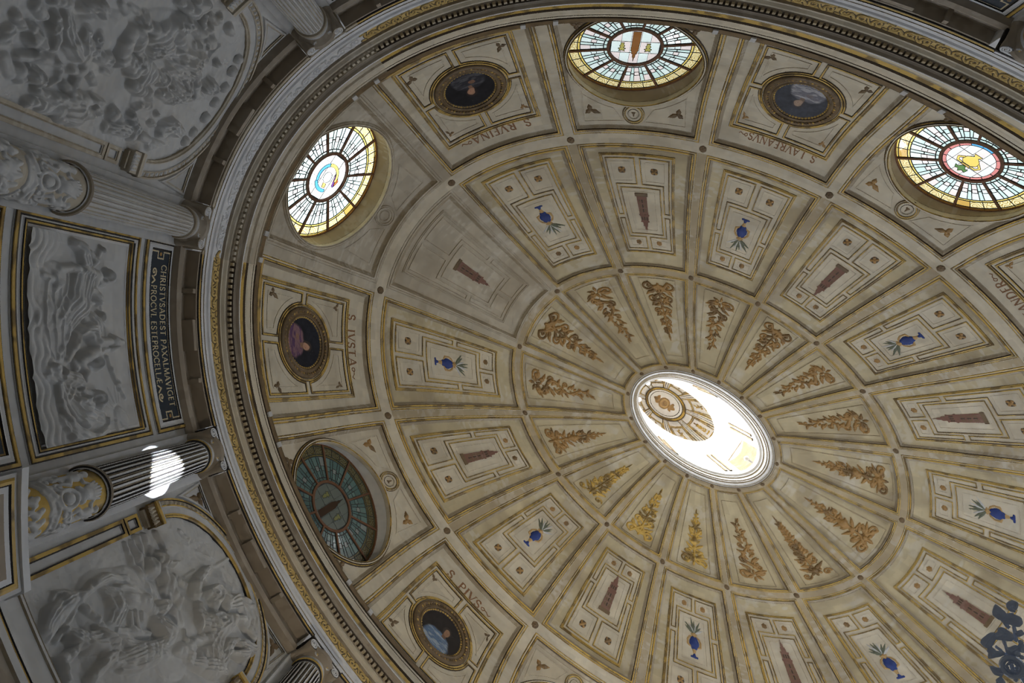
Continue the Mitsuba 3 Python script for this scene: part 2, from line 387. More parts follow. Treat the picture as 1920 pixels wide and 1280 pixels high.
structure('trim_1', 'oval cornice ring with fascias, running scroll frieze and dentils under the vault')
PLAIN = (5.985, 2 * PI + .33)                 # where the stone was left bare
GILT_RANGES = [(np.linspace(.33, 5.985, 180), True), (np.linspace(*PLAIN, 40), False)]
def gc(c, gilt): return c if gilt else {2: 20, 3: 21, 12: 21, 13: 14, 0: 20, 18: 20, 16: 21}.get(c, c)
ARCH = [(7.60, 7.13), (7.52, 7.15), (7.50, 7.20), (7.52, 7.24), (7.56, 7.25), (7.56, 7.37), (7.425, 7.37), (7.425, 7.395), (7.41, 7.395), (7.41, 7.405), (7.405, 7.42), (7.41, 7.435), (7.42, 7.44), (7.405, 7.445), (7.405, 7.49), (7.41, 7.495), (7.40, 7.50), (7.40, 7.55), (7.405, 7.553), (7.385, 7.57), (7.38, 7.60), (7.395, 7.605), (7.395, 7.62)]
ARCHC = [5, 5, 5, 5, 5, 5, 5, 12, 12, 2, 2, 12, 12, 14, 21, 21, 14, 21, 14, 14, 12, 12]
CORN = [(7.395, 7.62), (7.395, 7.785), (7.365, 7.79), (7.36, 7.81), (7.33, 7.83), (7.325, 7.855), (7.31, 7.86), (7.31, 7.905), (7.275, 7.905), (7.275, 7.912), (7.265, 7.915), (7.262, 7.925), (7.245, 7.94), (7.215, 7.95), (7.21, 7.955), (7.21, 7.975), (7.24, 7.985), (7.62, 8.06), (7.66, 8.10), (7.66, 8.86),
        (7.648, 8.87), (7.648, 8.96), (7.655, 8.965), (7.66, 8.97), (7.63, 8.99), (7.625, 9.07), (7.64, 9.16), (7.655, 9.17), (7.66, 9.185), (7.665, 9.19), (7.65, 9.20), (7.65, 9.245), (7.66, 9.25), (7.665, 9.275), (7.645, 9.28), (7.645, 9.39), (7.66, 9.395), (7.66, 9.42), (7.67, 9.425), (7.672, 9.455), (7.70, 9.475), (7.78, 9.48)]
CORNC = [13, 5, 0, 0, 0, 5, 3, 3, 12, 3, 5, 5, 5, 5, 14, 14, 14, 5, 0, 0,
         2, 2, 3, 3, 0, 0, 0, 3, 3, 3, 0, 3, 3, 3, 15, 12, 3, 0, 3, 0, 0]
for tt, gilt in GILT_RANGES:
    put('architrave', ring_sweep(MB(), ARCH, [gc(c, gilt) for c in ARCHC], tt), 'trim_1')
    put('cornice', ring_sweep(MB(), CORN, [gc(c, gilt) for c in CORNC], tt), 'trim_1')

def local_box(mb, a, th, w, z0, z1, d, c):
    """a block on the ellipse a, standing d inwards"""
    P = oval(a, np.array([th]), 0)[0]; b = a - DW
    tg = np.array([-a * math.sin(th), b * math.cos(th), 0]); tg /= np.linalg.norm(tg); n = np.array([-tg[1], tg[0], 0])
    C = np.array([P + tg * x + n * y + np.array([0, 0, z]) for z in (z0, z1) for y in (0, d) for x in (-w / 2, w / 2)])
    mb.add(C, [[0, 1, 3, 2], [4, 6, 7, 5], [2, 3, 7, 6], [0, 2, 6, 4], [1, 5, 7, 3], [0, 4, 5, 1]], c)
# raised blocks in the soffit, one to a bay
for i in range(16):
    if i in (4, 5, 6, 7, 8, 9, 10, 11): continue
    a, b = th2(i)
    for f in (.30, .5, .70):
        t = a + f * (b - a); m = MB(); local_box(m, 7.56, t, .34 if f == .5 else .05, 7.31, 7.372, .13, 5); put('soffit_block', m, 'trim_1')
# dentils
RG = Ring(0.0, 7.31)
def arc_step(a, t0, t1, step, D=DW):
    tt = np.linspace(t0, t1, 4000); P = oval(a, tt, 0, D); L = np.concatenate([[0], np.cumsum(np.linalg.norm(np.diff(P, axis=0), axis=1))])
    n = int(L[-1] / step); return np.interp(np.arange(n) * L[-1] / n, L, tt), L[-1] / n
ts, st = arc_step(7.31, 4.35, 2 * PI + 2.35, .0655)
for name, rng in (('gilt', False), ('bare', True)):
    m = MB()
    for t in ts:
        if (PLAIN[0] < t < PLAIN[1]) == rng: local_box(m, 7.31, t, .037, 7.862, 7.904, .032, 20 if rng else 19)
    k = put('dentils', m, 'trim_1'); tag(k, 'row of small square dentils', kind='stuff')
# joints of the dado fret: small pale blocks over each rib
# running scroll of the frieze, one wave after another
ts, st = arc_step(7.385, 4.40, 2 * PI + 2.30, .178)
def wave_strokes(kind):
    s = []
    if kind == 0:
        p = spiral(.0, .0, .062, 1.35, -2.2, 1, 22, .22); s.append((p, np.linspace(.0135, .008, 22), .9))
        s.append(([(-.125, -.062), (-.07, -.066), (-.03, -.055), tuple(p[0])], [.008, .013, .014, .0135], .9))
        s.append(([(.04, .045), (.075, .058), (.10, .04)], [.012, .014, .006], .8))
    elif kind == 1:
        p = spiral(.0, .004, .060, 1.3, 1.0, -1, 22, .22); s.append((p, np.linspace(.0135, .008, 22), .9))
        s.append(([tuple(p[0]), (.06, .06), (.10, .03), (.125, -.03)], [.0135, .013, .011, .008], .9))
        s.append(([(-.06, -.062), (0, -.07), (.07, -.066)], [.010, .013, .010], .7))
    else:
        s.append((arc_(0, -.005, .052, .044, 200, -20, 14) + [(.03, -.06), (.09, -.066)], .011, .9))
        s.append((arc_(0, -.01, .020, .024, 20, 200, 8), .009, .9)); s.append(([(-.115, .05), (-.085, .01), (-.049, -.02)], [.007, .014, .015], .9))
        s.append(([(.06, .062), (.10, .055)], [.012, .010], .7))
    return s
SC = [strokes_hf(wave_strokes(k), -.135, .135, -.085, .085, .0065, soft=.4) for k in range(3)]
for n, t in enumerate(ts):
    bare = PLAIN[0] < t < PLAIN[1]
    xs, ys, E, H = SC[n % 3]
    ch = Wall(t, 7.395)
    put('frieze_scroll', relief_sheet(MB(), lambda P: ch(P + np.array([0, 7.703, 0])), xs, ys, E, H, .003, 14 if bare else 13, cap=.014), 'trim_1')
    if not bare and n % 1 == 0:
        m = MB()                                # the black line engraved round each scroll
        relief_sheet(m, lambda P: ch(np.column_stack([P[:, 0], P[:, 1] + 7.703, np.full(len(P), .002)])), xs, ys, E + .0075, H, 0, 3)
        put('scroll_outline', m, 'trim_1')

# ------------------------------------------------------------------ wall bays
def rect(x0, x1, y0, y1): return [(x0, y0), (x1, y0), (x1, y1), (x0, y1)]
GOLDF = lambda g: [(-.004, 0), (-.004, .014), (.006, .014), (.008, .022), (.034, .024), (.036, .012), (.050, .012), (.052, .02), (.085, .02)]
GOLDC = lambda g: [gc(c, g) for c in (4, 12, 2, 2, 2, 12, 4, 4)]
def wall_frame(ch, r, gilt, name, parent, prof=None, cols=None):
    m = MB(); sweep(m, ch, dens(rect(*r), .12), prof or GOLDF(0), cols or GOLDC(gilt)); return put(name, m, parent)

def inscription(i, words_on):
    ch = bay(i); gilt = True
    k = thing('inscription_panel', 'dark blue panel with two lines of gold Latin capitals between two fluted columns' if words_on else 'dark blue inscription panel at the edge of the picture beside the %s capital' % ('upper left' if i == 0 else 'upper right' if i in (2, 3, 4) else 'lower'), 'inscription')
    wall_frame(ch, (-1.0, 1.0, 6.645, 7.175), gilt, 'frame', k)
    m = MB(); sweep(m, ch, dens(rect(-.93, .93, 6.71, 7.115), .12), [(0, .02), (.03, .028), (.035, .012), (.05, .012)], [14, 12, 12]); put('inner_frame', m, k)
    m = MB(); slab(m, ch, box(-.93, 6.71, .93, 7.115), None, .010, 6, .15); pk = put('panel', m, k)
    m = MB(); g = [(-.87, 6.75), (-.70, 6.75), (.70, 6.75), (.87, 6.75), (.87, 6.86), (.80, 6.86), (.80, 6.96), (.87, 6.96), (.87, 7.085), (-.87, 7.085), (-.87, 6.97), (-.80, 6.97), (-.80, 6.87), (-.87, 6.87)]
    sweep(m, ch, dens(g, .1), [(-.008, .012), (0, .016), (.008, .012)], [23, 23]); put('border_line', m, k)
    for sx in (-1, 1): put('dot', slab(MB(), ch, Point(sx * .845, 6.915).buffer(.02), .011, .015, 7, None), k)
    if words_on:
        for txt, y, x0, w in (('CHRISTVSADEST PAXALMAVIGET', 6.945, -.74, 1.50), ('PROCVL ESTEPROCELLÆ', 6.79, -.52, 1.03)):
            for word in [words(txt, x0, y, .098, w)]:
                for g in getattr(word, 'geoms', [word]): put('letter', slab(MB(), ch, g, .011, .015, 23, None), pk)
        for sx, x in ((1, -.66), (-1, .64)):
            p = spiral(x, 6.83, .045, 1.3, 0, sx, 18); q = [(x + sx * .05, 6.80), (x + sx * .09, 6.85), (x + sx * .12, 6.80)]
            put('flourish', slab(MB(), ch, LineString(p).buffer(.008).union(LineString(q).buffer(.009)), .011, .015, 23, None), k)
    return k

def unpack(rows):
    return [(np.array(r[1:]).reshape(-1, 3)[:, :2] / 1000.0, np.array(r[1:]).reshape(-1, 3)[:, 2] / 1000.0, r[0]) for r in rows]
RELIEF = {'R': [[1.3,-93,5753,66,-73,5715,54],[1.4,-129,5734,38,-74,5772,38],[1.2,-419,5363,45,-318,5436,76,-220,5551,73,-107,5639,48],[0.9,-449,5348,25,-373,5508,26,-288,5597,26,-227,5593,21],[0.8,-474,5200,48,-390,5262,97,-281,5243,106,-203,5159,76],[0.8,-517,5010,32,-550,5150,43,-547,5307,49,-475,5466,36,-372,5543,26],[0.9,-535,4991,27,-417,4983,36,-305,5036,37,-187,5070,32],[0.7,-406,4582,48,-499,4696,67,-538,4851,61,-526,4986,36],[0.9,-589,4756,17,-619,4811,26,-591,4907,27,-526,4986,23],[1,-359,4595,24,-416,4717,34,-472,4857,35,-504,4960,23],[1,-313,4647,21,-367,4757,25,-422,4871,26,-490,4967,18],[0.9,-355,4737,34,-269,4783,68,-182,4872,87,-144,4996,90,-75,5043,64],[0.9,-75,5043,64,-10,4992,63,23,4886,52,55,4762,42],[0.8,-198,4796,34,-181,4703,42,-188,4588,40,-117,4585,40,-33,4586,40],[1,-168,4834,22,-76,4952,31,-14,4941,27,37,4789,21],[1,-263,4980,23,-181,4989,32,-86,5067,32,24,5103,23],[1,-205,5362,25,-108,5312,29,-48,5339,25],[1,-191,5422,20,-96,5391,25,-38,5385,25],[1,-151,5484,21,-89,5458,20],[1.1,-390,5262,19,-305,5242,24,-247,5188,19],[1.1,-331,5291,15,-263,5231,14],[1.1,-417,5198,14,-351,5189,19,-280,5193,14],[0.6,52,5003,45,91,5187,66,130,5403,70,170,5580,52],[0.6,124,5031,36,196,5228,48,238,5467,41],[0.9,-2,5618,74,97,5639,95,150,5616,53],[0.6,-138,5149,28,-54,5326,44,38,5492,31],[0.6,-217,4454,31,-102,4499,39],[1.3,90,6484,102,168,6398,75],[1.4,111,6613,59,211,6609,59,286,6551,45],[1.4,47,6380,44,28,6453,45,60,6570,46],[1.1,209,6345,50,239,6303,55],[0.9,333,6400,100,303,6201,120,219,6091,82,77,6191,48],[1,3,6240,55,-83,6299,56,-135,6452,45,-156,6613,33],[1.2,402,6510,89,411,6322,80,382,6072,58,310,5882,39],[1.3,270,5819,33,318,5825,39,344,5875,28],[1,105,6113,18,224,6035,23,315,6030,23],[1,139,6189,18,252,6194,24,353,6237,24],[1,263,6184,18,365,6197,18],[0.7,424,6251,109,514,6052,127,634,5984,102],[0.8,555,6380,56,632,6153,59,673,5997,45],[0.7,427,5977,45,520,5862,50],[0.5,267,6584,52,309,6795,108,442,6854,150,678,6756,93],[0.7,356,6557,39,470,6690,53,689,6709,40],[0.8,585,6439,50,690,6510,89,776,6607,77],[0.9,650,6308,36,733,6399,62,764,6489,38],[0.6,410,5742,54,596,5916,78,732,6102,58],[0.9,300,5674,48,402,5798,49],[1.2,190,5852,17,274,5796,16],[0.9,286,5733,49,375,5847,50],[1.4,-459,5994,70,-417,5988,58],[1.4,-512,5971,35,-507,6049,41,-457,6087,36],[1.3,-497,5847,51,-432,5827,67,-383,5861,45],[1.2,-339,5957,69,-237,5953,75,-138,5938,57],[1.1,-142,5929,46,-63,5976,46,-10,5958,29],[1.1,-209,5874,45,-97,5860,34],[1.1,-403,6110,36,-363,6180,30,-353,6249,25],[1,-471,6133,24,-539,6155,24,-652,6133,18],[0.8,-723,5770,28,-570,5763,39,-399,5761,22],[0.8,-742,5845,34,-598,5846,28],[0.8,-725,5946,35,-609,5942,29],[0.8,-702,6117,30,-527,6147,30],[0.8,-734,5693,22,-559,5672,32,-425,5692,22],[0.9,-591,5953,35,-537,5941,35],[0.6,-490,5670,27,-309,5699,38,-201,5754,27],[0.5,-259,6128,36,-143,6190,48],[0.5,-8,5860,56,89,5877,67],[0.7,-24,5601,63,139,5672,85,156,5591,63],[0.5,-21,5234,48,115,5370,69,253,5556,52],[0.6,110,5177,38,184,5398,50],[0.6,-206,6266,18,-200,6450,19],[0.4,-131,6771,20,-117,7047,21],[0.4,-357,6603,20,-228,6734,20],[0.5,-612,6460,26,-492,6538,26]], 'Q': [[1.4,-92,6614,85,-113,6681,73],[1.5,-100,6542,32,-133,6581,39,-143,6675,33],[0.9,-109,5853,66,-132,6019,149,-164,6208,144,-117,6304,73],[1.3,-89,5872,28,-24,5975,34,-25,6168,36,-82,6294,31],[1.3,-141,5862,28,-229,6005,34,-229,6185,36,-145,6298,31],[1.4,-137,5970,23,-165,6117,29,-122,6184,24],[1,-29,6277,49,49,6306,74,123,6306,74],[1.3,-18,6219,24,88,6320,25],[1.3,-54,6299,24,78,6380,25],[1.2,-126,6390,50,-40,6407,63,46,6493,64,38,6608,52],[0.8,67,5995,80,106,6136,118,112,6297,110],[1,221,6064,47,212,6228,60,106,6478,51],[1.2,166,6061,23,184,6226,24],[1.2,105,6071,23,125,6264,30],[1.2,64,6099,23,77,6310,25],[1.1,-106,5420,60,12,5418,70,132,5463,71],[1,132,5463,61,185,5486,41],[1.3,-156,5464,45,-111,5505,61,-22,5539,56],[1.3,-200,5495,46,-236,5572,46,-254,5630,42],[1.1,-202,5624,73,-268,5694,85,-354,5744,70],[1.3,-396,5739,64,-449,5804,71],[1.2,-416,5800,54,-369,5874,44],[1.2,-145,5622,63,-176,5707,75,-192,5792,71],[1.3,-222,5741,65,-180,5824,55],[1.2,-64,5678,53,-126,5775,65,-184,5860,55],[1.1,9,5725,43,-71,5749,54],[1.2,87,5532,46,141,5557,52,167,5614,52,127,5674,64],[1.2,60,5618,73,70,5682,74],[1.4,197,5637,47,194,5672,43],[1.2,100,5764,87,137,5834,83],[1.4,55,5803,44,105,5876,45],[1.2,178,5771,54,204,5773,54],[1.3,274,5732,59,301,5828,50],[1.2,261,5797,49,255,5910,51,306,5988,40],[1.2,69,5895,39,141,5987,40],[1.1,-449,5934,45,-449,6070,70,-466,6215,66],[1.2,-375,6136,59,-441,6198,83,-436,6277,61],[1.2,-289,6211,48,-280,6317,55],[1.2,-281,5906,67,-267,5964,62],[1.2,-591,5986,34,-528,6042,40],[1.1,-632,6026,34,-619,6139,41],[1.2,-542,6120,53,-522,6169,41],[1.1,-544,5735,54,-556,5828,66,-628,5893,50],[1.1,-648,5800,49,-686,5908,50],[1,-548,5647,47,-544,5735,48],[0.8,-357,6374,31,-472,6434,25],[0.8,-311,6379,31,-425,6441,25],[1.2,-325,6554,45,-328,6576,39],[1,-666,6354,49,-646,6409,44],[1,-680,6155,41,-661,6206,36],[0.9,470,6343,74,422,6442,82,461,6589,59],[0.9,550,6356,50,515,6420,50],[1,396,6562,39,413,6599,33],[0.9,489,6163,36,499,6213,36],[0.9,575,5682,75,607,5736,76],[0.6,700,5683,64,660,5804,77,657,5933,68],[0.9,512,5899,39,599,5994,52,702,5997,40],[0.8,645,6142,48,646,6225,48],[0.5,421,5896,39,363,6052,41],[1,394,6158,30,399,6183,30],[0.7,383,5927,23,534,5875,28],[0.4,568,6526,52,693,6297,62],[0.9,275,4591,32,344,4643,48,371,4722,41],[1.1,256,4628,24,300,4692,33,349,4747,25],[1.1,301,4581,24,363,4605,28,399,4662,24],[1,116,4729,37,197,4744,50,259,4797,42,332,4828,34],[0.8,61,4811,51,146,4843,68,221,4921,70,314,5039,41],[0.9,83,5011,45,196,5019,63,314,5039,36],[0.9,67,5135,46,180,5126,65,294,5084,37],[1.2,257,4917,22,320,5028,23],[1.2,211,4942,22,303,5039,23],[1.2,179,5007,22,295,5056,23],[1.2,138,5066,23,285,5078,23],[1.2,286,4880,22,330,5006,22],[1.1,506,4610,36,453,4729,50,411,4875,52],[1.2,411,4875,26,444,4976,27,517,5017,27,599,4951,22],[1.2,575,4768,55,558,4810,51],[1.2,606,4771,34,598,4844,39,669,4853,35],[0.9,679,4883,35,673,5015,45,611,5214,38],[1,579,4658,49,648,4691,41],[1.1,406,5067,46,409,5113,37],[1.2,282,5136,37,371,5148,42,502,5168,38],[1.1,535,5084,37,582,5168,56,583,5289,63,559,5386,50],[0.9,376,5274,39,418,5348,34],[0.9,232,5194,38,207,5302,68,160,5349,39],[0.9,295,5380,25,292,5445,25],[1,525,5382,35,529,5533,31],[0.8,747,5150,94,718,5269,116,666,5319,78],[0.8,758,4960,62,739,5047,64],[0.8,784,4828,43,755,4879,44],[0.8,642,5353,39,664,5461,41],[1,594,5487,36,615,5532,36],[0.6,561,4532,47,638,4615,48],[0.8,266,4466,46,308,4526,47],[0.7,438,4470,54,376,4471,54],[0.8,134,4576,55,162,4644,48],[0.9,-46,4899,52,-132,5007,58,-89,5104,46],[0.9,41,4664,40,-7,4789,42],[1,-236,5184,28,-204,5263,38],[0.8,-264,5276,24,-260,5384,30]], 'P': [[1.2,-592,5827,28,-396,5831,28,-179,5723,28,-4,5541,26,171,5406,20],[0.8,-553,5792,78,-248,5700,98,-71,5523,63],[0.7,-544,5692,54,-314,5626,75,-121,5456,52],[1.5,-581,5714,14,-331,5626,13,-137,5412,13],[1.5,-552,5593,13,-360,5531,13,-219,5392,13],[1.3,-556,5452,36,-582,5639,38,-566,5843,34],[1,-795,5614,43,-754,5694,54,-638,5759,55],[1.3,-781,5641,16,-708,5751,17,-623,5786,17],[1,-809,5588,21,-780,5766,33],[1.1,-734,5824,34,-669,5885,40,-613,5865,34],[1,-711,5933,34,-789,5976,29],[1.3,-796,5961,17,-754,5995,23],[1.5,-569,6073,53,-515,6091,48],[1.1,-531,5952,46,-544,5897,57,-472,5902,46],[1.1,-478,5982,35,-483,6037,41],[1.1,-399,5878,51,-348,5932,52,-295,5960,35],[1,-290,5853,23,-296,5987,23],[1.4,-186,5985,41,-132,5996,35],[0.9,-182,5851,45,-112,5900,57,-40,5949,46],[0.7,-180,5773,33,-110,5821,45],[1,-39,5714,44,-39,5816,79,87,5909,58],[0.9,-4,5662,38,100,5602,43,217,5515,31],[1.3,-39,5739,17,65,5630,22],[1.3,-21,5815,17,69,5884,23],[1.3,149,5874,57,190,5739,61,222,5659,43,330,5716,39,402,5740,22],[1.2,220,5610,27,290,5624,32],[1.5,231,5889,52,277,5895,46],[1,161,5953,23,144,6011,24],[1.2,51,5886,37,63,6250,40],[1.2,34,6151,45,100,6152,46],[1,-96,6063,12,15,6082,12],[1,-297,6014,12,-96,6049,12],[0.9,200,6058,24,314,6095,24,449,6153,30,590,6237,25],[1,142,5942,14,111,6215,15],[1,393,5359,30,559,5358,35,716,5411,41,837,5542,42,896,5698,38,866,5866,29],[1.3,283,5482,21,395,5393,20,550,5429,21,692,5487,21,814,5623,22],[0.7,692,5349,45,840,5445,57,918,5615,48],[1.2,762,5913,23,817,5910,23,869,5759,22],[0.8,333,5473,52,374,5584,64,433,5671,44],[1.3,371,5537,16,500,5440,15],[1.3,395,5629,16,537,5479,16],[1.2,449,5655,16,578,5540,16],[1.5,544,5839,62,607,5836,57],[1.2,488,5709,33,530,5777,39],[1.3,484,5660,33,573,5664,33,614,5730,28],[1.1,582,5588,48,658,5642,65,735,5697,55],[1.1,723,5600,54,763,5638,54],[1.2,667,5566,27,737,5571,32],[1.3,540,5697,22,565,5592,21],[0.35,731,6121,72,795,6175,73],[0.7,650,6073,11,510,5969,9],[0.7,667,6054,11,577,5897,9],[0.7,633,6092,11,478,6032,9],[0.7,627,6123,11,466,6120,9],[0.7,620,6154,11,507,6169,9],[0.7,799,6056,24,893,6053,18],[0.6,785,5948,9,799,6056,9],[1.1,289,5278,35,276,5346,50,362,5399,36],[1.1,336,5249,29,376,5351,35],[1,-516,5387,30,-437,5436,41,-384,5393,30],[1,-490,5279,30,-465,5368,35],[1,-298,5327,30,-201,5347,35]], 'K': [[1,-495,6802,68],[1,-360,6852,75],[1,-179,6907,76],[1,2,6915,76],[1,189,6913,76],[1,378,6844,69],[1,501,6790,68]]}

def fold_noise(X, Y, sx, sy, seed, k=1.0):
    return meshkit.fbm(np.stack([X * sx, Y * sy, 0 * X + seed], -1), 3, seed) * k

def carved(ch, strokes, x0, x1, y0, y1, keep_fn, d0, c, rough, res=.0065, extra=None, soft=.7, thin=.036):
    fine = []
    for p, r, h in strokes:                     # drapery folds running along the broad forms
        p, r = np.asarray(p, float), np.asarray(r, float) * np.ones(len(p))
        if r.max() > .04 and h <= 1.05 and len(p) > 2 and h != .5001:
            t = np.gradient(p, axis=0); t /= np.maximum(np.linalg.norm(t, axis=1, keepdims=True), 1e-9); n = np.stack([-t[:, 1], t[:, 0]], 1)
            for o in (-.6, -.15, .35, .75): fine.append((p + n * (o * r)[:, None], .010, 1.5))
    xs, ys, E, H = strokes_hf(strokes + fine, x0, x1, y0, y1, res, soft=soft, thin=thin, flat=True)
    X, Y = np.meshgrid(xs, ys)
    H = H * 1.35 + rough * (fold_noise(X, Y, 9, 9, 3) - .5) + .35 * rough * (fold_noise(X, Y, 30, 30, 5) - .5)
    if extra is not None: H = H + extra(X, Y, E)
    return relief_sheet(MB(), ch, xs, ys, E, H, d0, c, keep=keep_fn(X, Y))

def head_strokes(x, y, r, deg):
    """a carved head: skull, brow, nose, lips, chin, cheeks and curls, its crown towards deg"""
    a = math.radians(deg); u, v = np.array([math.cos(a), math.sin(a)]), np.array([math.sin(a), -math.cos(a)]); c = np.array([x, y])
    P = lambda p, q: tuple(c + r * (p * u + q * v))
    s = [([P(-.45, 0), P(.25, 0)], [r * .62, r * .9], 1.15), ([P(.12, -.02), P(-.22, 0)], [r * .07, r * .16], 2.6), ([P(.16, -.5), P(.22, -.25), P(.12, -.06)], r * .08, 2.0), ([P(.16, .5), P(.22, .25), P(.12, .06)], r * .08, 2.0),
         ([P(-.46, -.2), P(-.43, 0), P(-.46, .2)], r * .07, 2.0), ([P(-.57, -.14), P(-.57, .14)], r * .07, 1.6), ([P(-.82, 0), P(-.80, .02)], r * .16, 1.5), ([P(-.2, -.42), P(-.3, -.36)], r * .18, 1.0), ([P(-.2, .42), P(-.3, .36)], r * .18, 1.0)]
    for q in range(11):
        t = math.radians(-125 + 25 * q)
        for k, ra in ((.95, .24), (1.18, .20)):
            p0 = (math.cos(t) * k, math.sin(t) * k); p1 = (math.cos(t + .18) * (k + .06), math.sin(t + .18) * (k + .06)); s.append(([P(*p0), P(*p1)], [r * ra, r * ra * .8], 1.7))
    return s
MASS = {'R': [([(-.35, 5.2), (-.30, 5.5), (-.2, 5.75)], [.30, .28, .14], .5001), ([(-.1, 5.0), (.1, 5.1)], [.22, .2], .5001), ([(.15, 5.95), (.22, 6.2), (.12, 6.35)], [.24, .24, .14], .5001), ([(.30, 5.6), (.2, 5.9)], [.2, .2], .5001)],
        'Q': [([(-.1, 5.75), (-.15, 6.1), (-.12, 6.4)], [.36, .34, .22], .5001), ([(.3, 4.85), (.2, 5.1), (.0, 5.25)], [.20, .24, .18], .5001), ([(.3, 6.0), (.35, 6.3)], [.2, .16], .5001)]}
HEADS = {'R': [(.089, 6.431, .072, 122), (-.461, 5.945, .050, 100), (-.09, 5.73, .056, 60)],
         'Q': [(-.10, 6.60, .066, 95), (.085, 5.944, .060, 80), (.061, 5.598, .052, 110), (-.375, 6.115, .056, 70), (-.081, 5.699, .052, 120), (-.423, 5.794, .060, 60), (.575, 4.757, .060, 90), (-.25, 5.45, .05, 90), (.2, 5.2, .05, 80)],
         'P': [(-.538, 6.036, .042, 110), (-.155, 5.953, .032, 90), (.256, 5.848, .040, 60), (.575, 5.796, .046, 110)]}

# boat relief in its gilt frames
def boat_bay():
    ch = bay(14)
    inscription(14, True)
    k = thing('boat_relief', 'carved grey stone relief of two boats with rowers on stormy waves in a gilt frame', 'relief')
    wall_frame(ch, (-.985, .995, 4.985, 6.555), True, 'outer_frame', k)
    m = MB(); sweep(m, ch, dens(rect(-.925, .935, 5.055, 6.435), .12), [(0, .02), (.006, .028), (.010, .026), (.016, .034), (.030, .034), (.034, .026), (.045, .026), (.046, .01), (.07, .012)], [14, 12, 12, 2, 2, 12, 2, 14]); put('inner_frame', m, k)
    def waves(X, Y, E):
        shore = 5.30 + .06 * np.sin(X * 3.1) + .05 * np.sin(X * 7 + 1) - .0
        a = np.clip((shore + .10 - Y) / .16, 0, 1) * np.clip((E * -1 + .05) / .05, 0, 1)
        ph = Y * 78 + 3.2 * np.sin(X * 9) + 2.2 * np.sin(X * 21 + 2) + 7 * meshkit.fbm(np.stack([X * 3, Y * 4, 0 * X], -1), 3, 2)
        far = np.clip((shore + .25 - Y) / .2, 0, 1) * .4
        return (a + far * (1 - a)) * (.016 + .018 * np.abs(np.sin(ph * .5))) + a * .018
    def keep(X, Y): return (np.abs(X - .02) < .875) & (Y > 5.115) & (Y < 6.375)
    S = unpack(RELIEF['P'])
    hull = [(np.array([(-.45, 5.42), (-.1, 5.38), (.2, 5.42)]), np.array([.17, .2, .1]), .30), (np.array([(.42, 5.45), (.65, 5.6), (.75, 5.85)]), np.array([.1, .13, .1]), .3)]
    put('carving', carved(ch, S + hull + [h for p in HEADS['P'] for h in head_strokes(*p)], -.87, .91, 5.11, 6.38, keep, .010, 4, .010, .007, waves, thin=.026), k, smooth=True)
    # frame of the panel below
    k = thing('lower_panel_frame', 'gilt framed dark panel edge below the boat relief at the left border', 'panel')
    wall_frame(ch, (-.985, .995, 4.20, 4.885), True, 'frame', k)
    m = MB(); sweep(m, ch, dens(rect(-.90, .91, 4.28, 4.80), .12), [(0, .02), (.02, .03), (.025, .012), (.04, .012)], [14, 12, 2]); put('inner_frame', m, k)
    put('panel', slab(MB(), ch, box(-.90, 4.28, .91, 4.80), None, .011, 6, .2), k)
boat_bay()

